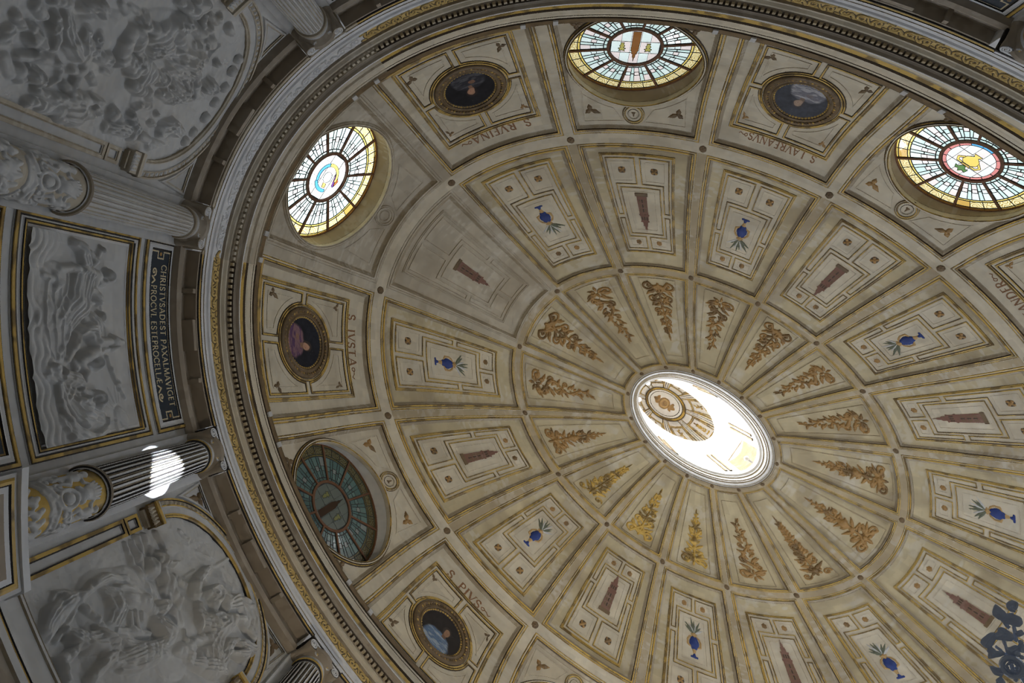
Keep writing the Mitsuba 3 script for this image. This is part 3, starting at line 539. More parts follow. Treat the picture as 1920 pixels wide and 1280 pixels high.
def folds(X, Y, E):
    f = meshkit.fbm(np.stack([X * 2.2, Y * 2.2, 0 * X + 4], -1), 3, 4) * 9
    a = np.abs(np.sin(46 * (X * .45 + Y * .9) + f * 2)) ** .7; b = np.abs(np.sin(62 * (X * .9 - Y * .3) + f * 1.6))
    k = meshkit.noise(np.stack([X * 3, Y * 3, 0 * X + 9], -1), 6)
    return np.clip(E / .035, 0, 1) * .019 * np.where(k > .5, a, b) * np.clip(np.abs(k - .5) * 6, 0, 1) + .014 * np.clip(meshkit.noise(np.stack([X * 7, Y * 7, 0 * X + 2], -1), 8) - .55, 0, 1)
EGG = [(0, .03), (.0, .055), (.012, .062), (.03, .058), (.034, .03)]
def arch_bay(i, cx, strokes, gilt, label, knobs=None, tri_leaf=True, lower=True, where=''):
    ch = bay(i); cy, R1, R2 = 6.22, .83, 1.0
    ang = np.linspace(0, PI, 46)
    gar = [(cx + R1, 4.25), (cx + R1, 5.2)] + [(cx + R1, cy)] + [(cx + R1 * math.cos(a), cy + R1 * math.sin(a)) for a in ang[1:-1]] + [(cx - R1, cy), (cx - R1, 5.2), (cx - R1, 4.25)]
    poly = Polygon(gar)
    if strokes:
        k = thing('arched_relief', label, 'relief')
        prep = shapely.prepared.prep(poly.buffer(-.004)); 
        def keep(X, Y): return shapely.contains_xy(poly.buffer(.006), X, Y)
        cv = put('carving', carved(ch, strokes, cx - .85, cx + .85, 4.25, 7.07, keep, .008, 4, .022, .0068, folds), k, smooth=True)
        for x, y, r in (knobs or []):
            put('knob', ornament(ch, [([(x, y), (x + .001, y)], r, 1.0), ([(x - r * .5, y), (x + r * .5, y)], r * .35, 2.6), ([(x, y - r * .6), (x, y + r * .6)], r * .25, 3.4)], .006, .012, 4), cv, smooth=True)
    a = structure_part = thing('arch_surround', '%s arch moulding with carved leaf band around the %s relief niche' % ('gilt edged' if gilt else 'plain stone', where), 'arch')
    m = MB(); path = [(cx + R1 * math.cos(t), cy + R1 * math.sin(t)) for t in ang]
    sweep(m, ch, path, [(0.0, 0), (0, .03), (-.014, .04), (-.020, .035), (-.026, .045), (-.034, .045), (-.036, .035), (-.105, .035), (-.108, .045), (-.118, .05), (-.124, .045), (-.128, .035), (-.165, .035), (-.168, .05), (-.185, .05), (-.19, 0)],
          [gc(c, gilt) for c in (12, 2, 12, 2, 2, 12, 4, 4, 2, 2, 12, 21, 12, 2, 12)], closed=False); av = put('archivolt', m, a)
    for n in range(44):                        # carved leaves of the band
        t = PI * (n + .5) / 44; c_, s_ = math.cos(t), math.sin(t); rm = R1 + .146
        x, y = cx + rm * c_, cy + rm * s_
        put('leaf', ornament(ch, [([(x - .017 * c_, y - .017 * s_), (x + .016 * c_, y + .016 * s_)], [.020, .007], .9), ([(x - .012 * c_ + .02 * s_, y - .012 * s_ - .02 * c_), (x + .014 * c_ + .028 * s_, y + .014 * s_ - .028 * c_)], [.006, .006], 1)], .0085, .034, 4 if not gilt else 20), av)
    for sx in (-1, 1):                         # imposts and the framed strips under them
        xa, xb = sorted((cx + sx * (R1 - .02), cx + sx * (R2 - .02)))
        m = MB(); 
        for (y0, y1, d, c, e) in ((6.02, 6.05, .05, 21, .0), (6.05, 6.15, .09, 20 if not gilt else 15, .02), (6.15, 6.19, .11, 2, .03), (6.19, 6.22, .10, 4, .02)):
            slab(m, ch, box(xa - e, y0, xb + e, y1), 0, d, gc(c, gilt), .2)
        ip = put('impost', m, a)
        for n in range(5):
            x = xa + (xb - xa) * (n + .5) / 5
            put('impost_leaf', ornament(ch, [([(x, 6.065), (x, 6.13)], [.018, .008], .9)], .008, .089, 4 if not gilt else 20), ip)
        m = MB()
        for r in (rect(xa + .02, xb - .02, 5.80, 5.96), rect(xa + .02, xb - .02, 4.4, 5.76)):
            sweep(m, ch, dens(r, .2), [(-.012, .0), (-.012, .02), (.018, .02), (.02, .012), (.03, .012), (.03, .004)], [gc(c, gilt) for c in (12, 2, 12, 12, 4)])
        put('strip_frame', m, a)
    # spandrels with their leaf
    for sx in (-1, 1):
        x1 = cx + sx * 1.0; xe = cx + sx * 1.02
        pts = [(xe, 7.09)] + [(cx + sx * (R2 + .06) * math.cos(t), cy + (R2 + .06) * math.sin(t)) for t in np.linspace(.42, 1.04, 10)]
        pts = [p for p in pts if p[1] < 7.095]; pts.append((cx + sx * .47, 7.09))
        P = Polygon(pts).buffer(0)
        if P.geom_type != 'Polygon' or P.area < .01: continue
        P = shapely.geometry.polygon.orient(P)
        m = MB(); sweep(m, ch, dens(np.asarray(P.exterior.coords)[:-1], .06), [(-.01, 0), (0, .022), (.018, .022), (.020, .012), (.034, .014), (.036, .006)], [gc(c, gilt) for c in (4, 4, 12, 20, 12)]); put('spandrel_frame', m, a)
        if gilt:
            x, y = cx + sx * .86, 6.99; A = math.atan2(-.45, sx * -.1)
            put('spandrel_leaf', ornament(ch, leafs3(x, y, -PI / 2 + sx * .35, .9), .008, .006, 15), a)
    return a

def leafs3(x, y, a, k=1.0, L=.16, w=.036):
    """a trefoil of one long and two short leaves with a knot"""
    s = [leaf_strokes(x, y, a, L * k, w * k, .5), leaf_strokes(x, y, a + 2.15, L * k * .62, w * k, .5), leaf_strokes(x, y, a - 2.15, L * k * .62, w * k, .5), ([(x, y), (x + .001, y)], .022 * k, .9)]
    c, n = math.cos(a), math.sin(a)
    s += [([(x, y), (x + c * L * k * .8, y + n * L * k * .8)], [.006 * k, .003 * k], 2.2)]
    return s

arch_bay(13, .04, unpack(RELIEF['R']) + MASS['R'] + [h for p in HEADS['R'] for h in head_strokes(*p)], True, 'carved stone relief of a seated draped woman and winged angel in the lower left arch', where='lower left')
KN = [(a / 1000, b / 1000 , r / 1000 * .78) for _, a, b, r in RELIEF['K']]
for i, ys_ in ((13, 4.53), (15, 4.22)):
    k = numbered('sill'); tag(k, 'stone sill moulding under the %s arched relief' % ('lower left' if i == 13 else 'upper left'), 'sill')
    m = MB(); sweep(m, bay(i), dens([(-1.0, ys_), (1.0, ys_)], .12, False), [(0, 0), (0, .04), (-.015, .06), (-.03, .05), (-.035, .07), (-.06, .075), (-.065, .06), (-.20, .07), (-.215, .10), (-.27, .11), (-.275, .10), (-.285, .10), (-.30, .11), (-.36, .12), (-.37, .10), (-.60, .11)], [4, 4, 21, 21, 4, 21, 4, 4, 4, 12, 2 if i == 13 else 20, 4, 4, 21, 5], closed=False); put('moulding', m, k)
arch_bay(15, .0, unpack(RELIEF['Q']) + MASS['Q'] + [h for p in HEADS['Q'] for h in head_strokes(*p)], False, 'carved stone relief of a draped figure among cherubs in the upper left arch', KN, where='upper left')
inscription(0, False)
inscription(2, False)

# ------------------------------------------------------------------ columns on the ribs
def cyl(k, r, dc=.13):
    w = rib_wall(k)
    def f(P):
        P = np.asarray(P, float); ph, y, dd = P[:, 0], P[:, 1], P[:, 2]; R = (r(y) if callable(r) else r) + dd
        return w(np.column_stack([R * np.sin(ph), y, dc + R * np.cos(ph)]))
    return f

def column(k, gilt, label, drum=None, where=''):
    w = rib_wall(k); ph = np.linspace(-1.9, 1.9, 41)
    key = thing('column', label, 'column')
    # pilaster strip behind
    m = MB(); slab(m, w, box(-.255, 4.66, .255, 7.17), 0, .05, 14 if gilt else 4, .25); put('pilaster_strip', m, key)
    rs = lambda y: .192 - .030 * ((y - 5.3) / 1.7) ** 1.5 if np.isscalar(y) else .192 - .030 * np.clip((y - 5.3) / 1.7, 0, 1) ** 1.5
    ys = np.concatenate([[5.34, 5.36, 5.38], np.linspace(5.42, 6.86, 14), [6.89, 6.91, 6.925]])
    fl = np.ones(len(ys)); fl[[0, -1]] = 0; fl[[1, -2]] = .55; fl[[2, -3]] = .9
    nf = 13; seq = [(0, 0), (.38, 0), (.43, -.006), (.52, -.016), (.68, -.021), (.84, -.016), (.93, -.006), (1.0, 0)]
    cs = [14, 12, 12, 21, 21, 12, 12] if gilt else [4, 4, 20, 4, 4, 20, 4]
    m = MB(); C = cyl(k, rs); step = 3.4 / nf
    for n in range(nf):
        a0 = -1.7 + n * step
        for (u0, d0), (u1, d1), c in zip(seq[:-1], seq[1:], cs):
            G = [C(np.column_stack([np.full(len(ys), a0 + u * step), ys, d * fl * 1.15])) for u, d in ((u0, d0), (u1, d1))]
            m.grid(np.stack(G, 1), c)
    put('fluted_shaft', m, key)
    cap = put('capital', MB().add(w([(-.01, 7.18, .1), (.01, 7.18, .1), (0, 7.19, .1)]), [[0, 1, 2]], 4), key)
    m = MB(); C = cyl(k, 0.0)
    def lathe(prof, cols, m):
        for (r0, y0), (r1, y1), c in zip(prof[:-1], prof[1:], cols):
            m.grid(np.stack([C(np.column_stack([ph, np.full(41, y), np.full(41, r)])) for r, y in ((r0, y0), (r1, y1))], 1), c)
        return m
    lathe([(.160, 6.92), (.160, 6.945), (.178, 6.955), (.186, 6.97), (.178, 6.985), (.165, 6.99), (.165, 7.01)], [4, gc(12, gilt), gc(2, gilt), gc(2, gilt), gc(12, gilt), 4], m)
    lathe([(.165, 7.01), (.175, 7.03), (.225, 7.09), (.235, 7.13), (.21, 7.16), (.20, 7.17)], [4, 5, 5, 4, 4], m); put('neck', m, key)
    # ionic capital: rolls with spiral faces, eggs and the slab on top
    for sx in (-1, 1):
        x, y, rr = sx * .188, 7.115, .066
        m = MB(); a = np.linspace(0, 2 * PI, 25)
        G = [w(np.column_stack([x + rr * s * np.cos(a), y + rr * s * np.sin(a), np.full(25, d)])) for d, s in ((.02, 1.0), (.06, 1.05), (.13, .86), (.22, .86), (.28, 1.0), (.315, 1.0))]
        m.grid(np.stack(G, 1), 5)
        slab(m, w, Point(x, y).buffer(rr), None, .313, 12 if gilt else 21, .2); put('volute_roll', m, cap)
        p = spiral(x, y, rr - .010, 2.3, PI / 2, -sx, 40, .10)
        st = [(p, np.linspace(.0080, .0050, 40), .9), ([(x, y), (x + .001, y)], .011, 1.0)]
        put('volute_spiral', ornament(w, st, .0035, .314, 14, soft=0), cap)
    m = MB(); slab(m, w, box(-.26, 7.17, .26, 7.20), .0, .325, gc(12, gilt), .2); slab(m, w, box(-.27, 7.20, .27, 7.38), .0, .335 - .15, 14, .2); slab(m, w, box(-.25, 7.185, .25, 7.215), 0, .33, 14, .2)
    slab(m, w, box(-.20, 7.145, .20, 7.17), 0, .32, 14, .2); put('abacus', m, cap)
    for e in (-.085, 0, .085):
        put('egg', ornament(w, [([(e, 7.065), (e, 7.105)], [.016, .027], 1.0)], .006, .30, gc(13, gilt) if gilt else 20), cap)
        put('egg_shell', ornament(w, [(arc_(e, 7.10, .036, .05, 180, 360, 10), .007, 1.0)], .006, .30, 4), cap)
    # carved drum
    m = MB(); lathe([(.20, 5.335), (.20, 5.32), (.228, 5.315), (.236, 5.30), (.228, 5.285), (.212, 5.28), (.205, 5.27)], [4, gc(12, gilt), 5, 5, gc(12, gilt), 4], m); put('astragal', m, key)
    CC = cyl(k, .195)
    def flat(P): return CC(np.column_stack([P[:, 0] / .2, P[:, 1], P[:, 2]]))
    rnd = random.Random(k); S = drum_figures(rnd)
    S += [([(x, 4.60), (x + .03, 4.53), (x - .02, 4.47)], [.02, .032, .016], .9) for x in (-.27, -.18, -.08, .02, .1, .19, .27)] + [([(x, 4.56), (x + .05, 4.46)], [.012, .010], 1.6) for x in (-.3, -.22, -.1, -.03, .05, .16, .22, .3)]
    yb = 4.38 if k == 14 else 3.78
    if k != 14: S += [(np.asarray(p, float) - [0, .62], r, h) for p, r, h in drum_figures(random.Random(k + 50)) if np.asarray(p)[:, 1].min() > 4.5]
    xs, ys2, E, H = strokes_hf(S, -.33, .33, yb, 5.275, .0065, soft=.7)
    X, Y = np.meshgrid(xs, ys2)
    dk = put('carved_drum', MB().grid(np.stack([flat(np.column_stack([xs, np.full(len(xs), y), 0 * xs])) for y in np.linspace(yb - .01, 5.28, 8)], 1), gc(2, gilt) if gilt else 20), key)
    put('figures', relief_sheet(MB(), flat, xs, ys2, E, H + .004 * (fold_noise(X, Y, 40, 40, 8) - .5), .0, 4, cap=.13), dk, smooth=True)
    # pedestal, turned a little towards the boat relief
    pd_ = 0 if k == 14 else -.62
    w_ = w; w = lambda P: w_(np.array([0, pd_, 0]) + np.column_stack([np.asarray(P)[:, 0], np.asarray(P)[:, 1], np.asarray(P)[:, 2] / .30 * (.44 - .28 * (np.asarray(P)[:, 0] + .29))]))
    m = MB(); slab(m, w, box(-.30, 3.60, .50, 4.36), 0, .30, 4, .2); slab(m, w, box(-.32, 4.34, .52, 4.40), 0, .32, 14, .2)
    sweep(m, w, dens(rect(-.27, .47, 3.66, 4.31), .2), [(0, .302), (.02, .315), (.04, .312), (.05, .303), (.09, .304)], [gc(2, gilt), gc(2, gilt), gc(12, gilt), 14]); slab(m, w, box(-.18, 3.76, .38, 4.22), None, .304, 5, .2)
    put('pedestal', m, key)
    return key

def drum_figures(rnd):
    """winged children around a central cartouche, carved in high relief round the foot of a column"""
    s = []
    def putto(x, y, f, k=1.0):
        s.append(([(x, y), (x + .002 * f, y + .012)], .030 * k, 1.25))
        for a in range(6): s.append(([(x + .026 * k * math.cos(a), y + .012 + .024 * k * math.sin(a)), (x + .028 * k * math.cos(a), y + .016 + .026 * k * math.sin(a))], .011 * k, 2.4))
        s.append(([(x, y - .03 * k), (x + .012 * f, y - .10 * k), (x + .006 * f, y - .155 * k)], [.026 * k, .040 * k, .034 * k], 1.0))
        s.append(([(x + .02 * f, y - .05 * k), (x + .075 * f, y - .07 * k), (x + .10 * f, y - .02 * k)], [.019 * k, .016 * k, .011 * k], 1.3))
        s.append(([(x - .02 * f, y - .05 * k), (x - .05 * f, y - .10 * k), (x - .01 * f, y - .13 * k)], [.018 * k, .015 * k, .011 * k], 1.3))
        s.append(([(x + .01 * f, y - .16 * k), (x + .06 * f, y - .21 * k), (x + .03 * f, y - .28 * k)], [.028 * k, .022 * k, .013 * k], 1.1))
        s.append(([(x - .01 * f, y - .16 * k), (x - .03 * f, y - .24 * k), (x - .02 * f, y - .31 * k)], [.028 * k, .021 * k, .013 * k], 1.1))
        for q in range(3): s.append(([(x - .03 * f, y - .04 * k), (x - (.07 + .012 * q) * f, y + (.03 - .03 * q) * k), (x - (.10 + .01 * q) * f, y + (.05 - .045 * q) * k)], [.012 * k, .017 * k, .006 * k], .9))
    putto(-.17, 5.14, 1, .95); putto(.17, 5.15, -1, .95); putto(-.255, 4.93, -1, .8); putto(.26, 4.92, 1, .8)
    # central bust with drapery and cartouche
    s.append(([(0, 5.06), (0, 5.02)], [.045, .055], .9)); s.append(([(-.05, 4.99), (0, 5.0), (.05, 4.99)], [.03, .04, .03], 1))
    for q in range(7): s.append(([(-.075 + .025 * q, 5.22 - abs(q - 3) * .012), (-.06 + .02 * q, 5.12), (-.045 + .015 * q, 5.05)], [.010, .013, .010], 1.5))
    s.append((arc_(0, 4.86, .075, .09, 0, 360, 22), .020, 1.2)); s.append(([(0, 4.86), (0, 4.861)], .05, .8)); s.append((arc_(0, 4.86, .035, .045, 0, 360, 14), .008, 3.5))
    for sx in (-1, 1):
        s.append((spiral(sx * .115, 4.83, .05, 1.2, 0, sx, 14), .014, 1.2)); s.append((spiral(sx * .10, 4.70, .045, 1.2, 2, -sx, 14), .014, 1.2))
        s.append(([(sx * .05, 4.75), (sx * .13, 4.72), (sx * .22, 4.74), (sx * .3, 4.68)], [.022, .028, .024, .012], 1)); s.append(([(sx * .2, 4.80), (sx * .29, 4.78)], [.02, .015], 1))
    for q in range(16): s.append(([(rnd.uniform(-.3, .3), rnd.uniform(4.65, 4.8)), (rnd.uniform(-.3, .3), rnd.uniform(4.65, 4.75))], [.02, .014], .7)) if q < 6 else s.append(([(x := rnd.uniform(-.3, .3), y := rnd.uniform(4.66, 5.2)), (x + rnd.uniform(-.03, .03), y + rnd.uniform(-.03, .03))], [.015, .010], 1.2))
    return s

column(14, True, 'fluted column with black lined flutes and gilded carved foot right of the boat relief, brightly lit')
column(15, False, 'plain bare stone fluted column with carved foot between the boat relief and the upper left arch')
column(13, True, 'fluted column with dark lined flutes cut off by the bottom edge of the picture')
column(0, False, 'plain bare stone fluted column at the top edge beside the upper left arch')
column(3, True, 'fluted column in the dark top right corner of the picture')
# ------------------------------------------------------------------ the vault
structure('ceiling', 'painted and gilded coffered oval vault with sixteen ribs around a bright central lantern')
mrib = lambda s: np.interp(s, [S0, S2, S1, SR0], [.075, .07, .045, .028])
for k in range(16):
    bare = k in (15, 0)
    ss = np.linspace(S0 - .02, SR0, 60); P, n, du, dv = frame(vault, np.full(60, TH[k]), ss)
    G = np.stack([vault(TH[k] + f * 1.06 * mrib(ss) / du, ss) for f in (-1, -.5, 0, .5, 1)], 1)
    m = MB(); c = np.where(ss < S2, 0, 19); m.grid(G, np.repeat((c * 0 + 20 if bare else c)[:, None], 5, 1)); put('rib', m, 'ceiling')
RINGW = {'a': (S2, .085, .080), 'b': (S1, .055, .05), 'c': (SR0, .045, .03)}
for s, lo, hi in RINGW.values():
    G = np.stack([vault(FULL, np.full(192, x)) for x in (s - lo - .012, s, s + hi + .012)], 1)
    put('ring_band', MB().grid(G + np.array([0, 0, -.0012]), 0 if s == S2 else 19, True), 'ceiling')

def flower(r, n=4, c0=.35):
    s = [([(0, 0), (.001, 0)], r * c0, 1.0)]
    for q in range(n):
        a = PI / n + q * 2 * PI / n; s.append(([(r * .38 * math.cos(a), r * .38 * math.sin(a)), (r * .72 * math.cos(a), r * .72 * math.sin(a))], [r * .28, r * .34], .45))
    return s
ROS = {}
def rosette(name, parent, i, q, s, r, c=2, d=0.0, n=4, rot=0.0):
    ch = Local(i, q, s, rot, d); m = MB()
    ornament(ch, [([(0, 0), (.001, 0)], r * 1.0, .10)], r / 7, -.003, 3, m, cap=.004) if n else None
    ornament(ch, flower(r * .92, n or 6, .35), r / 9, .003, c, m)
    return put(name, m, parent)
for k in range(16):                               # bosses where ribs and rings cross
    bare = k in (15, 0)
    for s, r in ((S2, .062), (S1, .048), (SR0, .036)):
        rosette('boss', 'ceiling', k, 1.0, s, r, 15, .004, 6)

SC_ = lambda s: np.interp(s, [S0, S2, S1, SR0], [1.0, 1.0, .72, .5])
def border(i, sA, sB, step=.09):
    """the panel's outline inside ribs and rings, counter-clockwise"""
    sl = lambda a, b: np.linspace(a, b, max(2, int(abs(b - a) / step)))
    e = lambda s: hwid(i, s) - mrib(s)
    up, out = sl(sA, sB), []
    bx = np.linspace(-1, 1, 15)
    out += [(f * e(sA), sA) for f in bx[:-1]] + [(e(s), s) for s in up[:-1]] + [(-f * e(sB), sB) for f in bx[:-1]] + [(-e(s), s) for s in up[::-1][:-1]]
    return np.array(out)
def qpath(i, pts, step=.10):
    """a closed path given as (q, s) corners"""
    P = dens(np.array(pts, float) * [1.0, 1.0], .12)
    P = []
    Q = list(pts) + [pts[0]]
    for (q0, s0), (q1, s1) in zip(Q[:-1], Q[1:]):
        n = max(1, int(math.hypot((q1 - q0) * .9, s1 - s0) / step)); u = np.arange(n) / n
        s = s0 + (s1 - s0) * u; P += list(zip((q0 + (q1 - q0) * u) * hwid(i, s), s))
    return np.array(P)
def ccw(P): return P if ((P[:, 0] * np.roll(P[:, 1], -1) - np.roll(P[:, 0], -1) * P[:, 1]).sum() > 0) else P[::-1]

MOULD = [(0, 0), (.010, 0), (.014, -.006), (.016, .006), (.032, .007), (.050, .0), (.052, -.004), (.057, -.004), (.060, .010), (.084, .012), (.089, .002), (.094, -.016), (.110, -.020), (.135, -.045), (.150, -.05)]
MOULDC = lambda g, o: [gc_(c, g) for c in (0, 3, 2, 2, o or 0, 3, 3, 2, 2, 3, 3, 21, 21, 21)]
def gc_(c, g): return c if g else {2: 20, 3: 21, 0: 20, 19: 20, 1: 20, 15: 20, 7: 20}.get(c, c)
FLOOR = -.05
def outer_mould(i, sA, sB, g, base, key):
    P = border(i, sA, sB); m = MB()
    sweep(m, Seg(i), P, MOULD, MOULDC(g, base), True, SC_(P[:, 1])); put('moulding', m, key)
    return P
FIL = lambda k: [(-.035 * k, FLOOR), (-.033 * k, FLOOR + .014), (-.018 * k, FLOOR + .018), (-.016 * k, FLOOR + .006), (-.010 * k, FLOOR + .006), (-.008 * k, FLOOR + .020), (.012 * k, FLOOR + .022), (.014 * k, FLOOR + .008), (.022 * k, FLOOR)]
FILC = lambda g: [gc_(c, g) for c in (3, 2, 3, 0, 2, 2, 3, 3)]
CELL = lambda k: [(0, FLOOR), (.0, FLOOR + .016), (.020 * k, FLOOR + .018), (.026 * k, FLOOR + .004), (.034 * k, FLOOR - .004)]
CELLC = lambda g: [gc_(c, g) for c in (3, 2, 3, 3)]

def panel_key(i, row): return thing_part('coffer')
def thing_part(name): return numbered('ceiling__' + name)

def field(i, P, d, c, key, holes=(), name='field', off=.13, edge=.16):
    poly = Polygon(P).buffer(-off * float(SC_(P[:, 1].mean()))) if off else Polygon(P)
    for h in holes: poly = poly.difference(h)
    m = MB(); slab(m, Seg(i), poly, None, d, c, edge); return put(name, m, key)

# ------------------------------------------------------------------ middle row: towers and vases in strapwork
SA, SB = S2 + .085, S1 - .058
vs = lambda v: S2 + v * (S1 - S2)
def stroke_thing(key, name, ch, st, c, res=.0085, d0=.0, cap=None, **kw):
    return put(name, ornament(ch, st, res, d0, c, soft=.6, cap=cap), key)

SEGWORD = {15: 'in the bare stone panel at the left', 0: 'below the portrait of a woman at the upper left', 1: 'below the top centre stained glass window', 2: 'below the portrait at the top right', 3: 'below the rose rimmed window at the right',
           4: 'second from the right edge above the haze', 5: 'at the right edge, uppermost', 6: 'at the right edge, below a tower', 7: 'beside the silver leaves at the lower right', 8: 'at the bottom edge, lower right', 9: 'at the bottom edge, right of centre', 10: 'at the bottom edge, under the lantern',
           11: 'second from the bottom, lower centre', 12: 'beside the portrait of a man at the lower left', 13: 'beside the dark unlit window', 14: 'beside the portrait of a woman at the left'}
def tower(i, s0, h, q):
    w = h * .25; ch = Local(i, q, s0, 0, FLOOR + .004)
    k = thing('bell_tower_relief', 'brick red bell tower relief ' + SEGWORD[i], 'tower', 'bell towers painted in the vault coffers')
    m = MB()
    shaft = Polygon([(-w * .46, 0), (w * .46, 0), (w * .40, h * .52), (-w * .40, h * .52)])
    slab(m, ch, shaft, 0, .012, 8, .2); sh = put('shaft', m, k)
    put('base', slab(MB(), ch, box(-w * .56, -.02, w * .56, h * .05), 0, .016, 15, .2), k)
    bf = put('belfry', slab(MB(), ch, Polygon([(-w * .47, h * .52), (w * .47, h * .52), (w * .47, h * .555), (w * .38, h * .56), (w * .36, h * .69), (w * .42, h * .70), (w * .42, h * .72), (-w * .42, h * .72), (-w * .42, h * .70), (-w * .36, h * .69), (-w * .38, h * .56), (-w * .47, h * .555)]), 0, .013, 8, .2), k)
    put('lantern', slab(MB(), ch, Polygon([(-w * .24, h * .72), (w * .24, h * .72), (w * .22, h * .82), (w * .12, h * .83), (w * .11, h * .90), (w * .03, h * .92), (0, h * 1.0), (-w * .03, h * .92), (-w * .11, h * .90), (-w * .12, h * .83), (-w * .22, h * .82)]), 0, .012, 8, .2), k)
    for x in (-.23, .0, .23):
        for y in (.13, .25, .37): put('window', slab(MB(), ch, box(w * (x - .06), h * y, w * (x + .06), h * (y + .07)).union(Point(w * x, h * (y + .07)).buffer(w * .06)), None, .0145, 15 if x else 3, .2), sh)
    for x in (-.22, 0, .22): put('arch', slab(MB(), ch, box(w * (x - .06), h * .58, w * (x + .06), h * .65).union(Point(w * x, h * .65).buffer(w * .06)), None, .015, 3, .2), bf)

def vase(i, s0, h, q):
    ch = Local(i, q, s0, 0, FLOOR + .003)
    k = thing('lily_vase_relief', 'blue and gold lily vase relief ' + SEGWORD[i], 'vase', 'lily vases painted in the vault coffers')
    put('foot', ornament(ch, [([(-.055 * h / .7, .01), (.055 * h / .7, .01)], .018, .6), ([(0, .03), (0, .10 * h)], [.030, .016], .6)], .0085, 0, 9), k)
    put('stem', ornament(ch, [([(0, .09 * h), (0, .20 * h), (0, .25 * h)], [.018, .040, .050], .45)], .0085, .001, 11), k)
    put('bowl', ornament(ch, [([(0, .26 * h), (0, .36 * h), (0, .43 * h)], [.060, .095, .075], .4)], .0085, .002, 9), k)
    put('neck', ornament(ch, [([(0, .47 * h), (0, .53 * h), (0, .57 * h)], [.045, .028, .042], .6), ([(-.05, .58 * h), (.05, .58 * h)], .014, .8)], .0085, .003, 11), k)
    for sx in (-1, 1):
        put('handle', ornament(ch, [([(sx * .06, .26 * h), (sx * .125, .30 * h), (sx * .13, .42 * h), (sx * .09, .50 * h), (sx * .045, .53 * h)], [.012, .018, .014, .015, .010], .7)], .0085, .002, 11), k)
    rnd = random.Random(i)
    for n in range(9):
        a = PI / 2 + (n - 4) * .27 + rnd.uniform(-.06, .06); L = h * rnd.uniform(.28, .42)
        put('leaf', ornament(ch, [leaf_strokes(.004 * (n - 4), .59 * h, a, L, .022, .5)], .0075, .001 + .001 * n, 10 if n % 3 else 4), k)

for i in range(16):
    g = i != 15; key = thing_part('coffer'); put_field = 20 if not g else 1
    P = outer_mould(i, SA, SB, g, 1, key)
    qf = .58; sa, sb = vs(.115), vs(.845)
    fr = ccw(qpath(i, [(-qf, sa), (qf, sa), (qf, sb), (-qf, sb)]))
    field(i, P, FLOOR, 1 if g else 20, key)
    m = MB(); sweep(m, Seg(i), fr, FIL(1.0), FILC(g), True, SC_(fr[:, 1])); put('inner_frame', m, key)
    field(i, fr, FLOOR + .003, 0 if g else 20, key, name='inner_field', off=.01)
    cellq = {'BL': [(-.53, vs(.135)), (-.035, vs(.135)), (-.035, vs(.325)), (-.41, vs(.325)), (-.41, vs(.535)), (-.53, vs(.535))],
             'BR': [(.53, vs(.135)), (.53, vs(.555)), (.41, vs(.555)), (.41, vs(.325)), (.035, vs(.325)), (.035, vs(.135))],
             'TL': [(-.53, vs(.825)), (-.53, vs(.56)), (-.41, vs(.56)), (-.41, vs(.725)), (-.035, vs(.725)), (-.035, vs(.825))],
             'TR': [(.53, vs(.825)), (.035, vs(.825)), (.035, vs(.725)), (.41, vs(.725)), (.41, vs(.58)), (.53, vs(.58))],
             'C': [(-.37, vs(.345)), (.37, vs(.345)), (.37, vs(.705)), (-.37, vs(.705))]}
    for nm, q in cellq.items():
        c = ccw(qpath(i, q)); m = MB(); sweep(m, Seg(i), c, CELL(.9), CELLC(g), True, SC_(c[:, 1])); put('strapwork_cell', m, key)
        ip = Polygon(c).buffer(-.095 if nm == 'C' else -.075)
        if g and not ip.is_empty and ip.geom_type == 'Polygon' and ip.area > .012:
            ip = shapely.geometry.polygon.orient(ip)
            pth = dens(np.asarray(ip.exterior.coords)[:-1], .12); m = MB(); sweep(m, Seg(i), pth, [(0, FLOOR + .003), (.0, FLOOR + .009), (.010, FLOOR + .009), (.012, FLOOR + .003)], [21, 0, 21]); put('bevel', m, key)
    if g:
        for q, v, r in ((-.275, .222, .070), (.275, .222, .070), (-.24, .772, .050), (.24, .772, .050)):
            rosette('rosette', key, i, q, vs(v), r, 7, FLOOR + .004, 4 if v < .5 else 6)
    if i % 2: tower(i, vs(.395), .80, 0)
    else: vase(i, vs(.405), .70, 0)

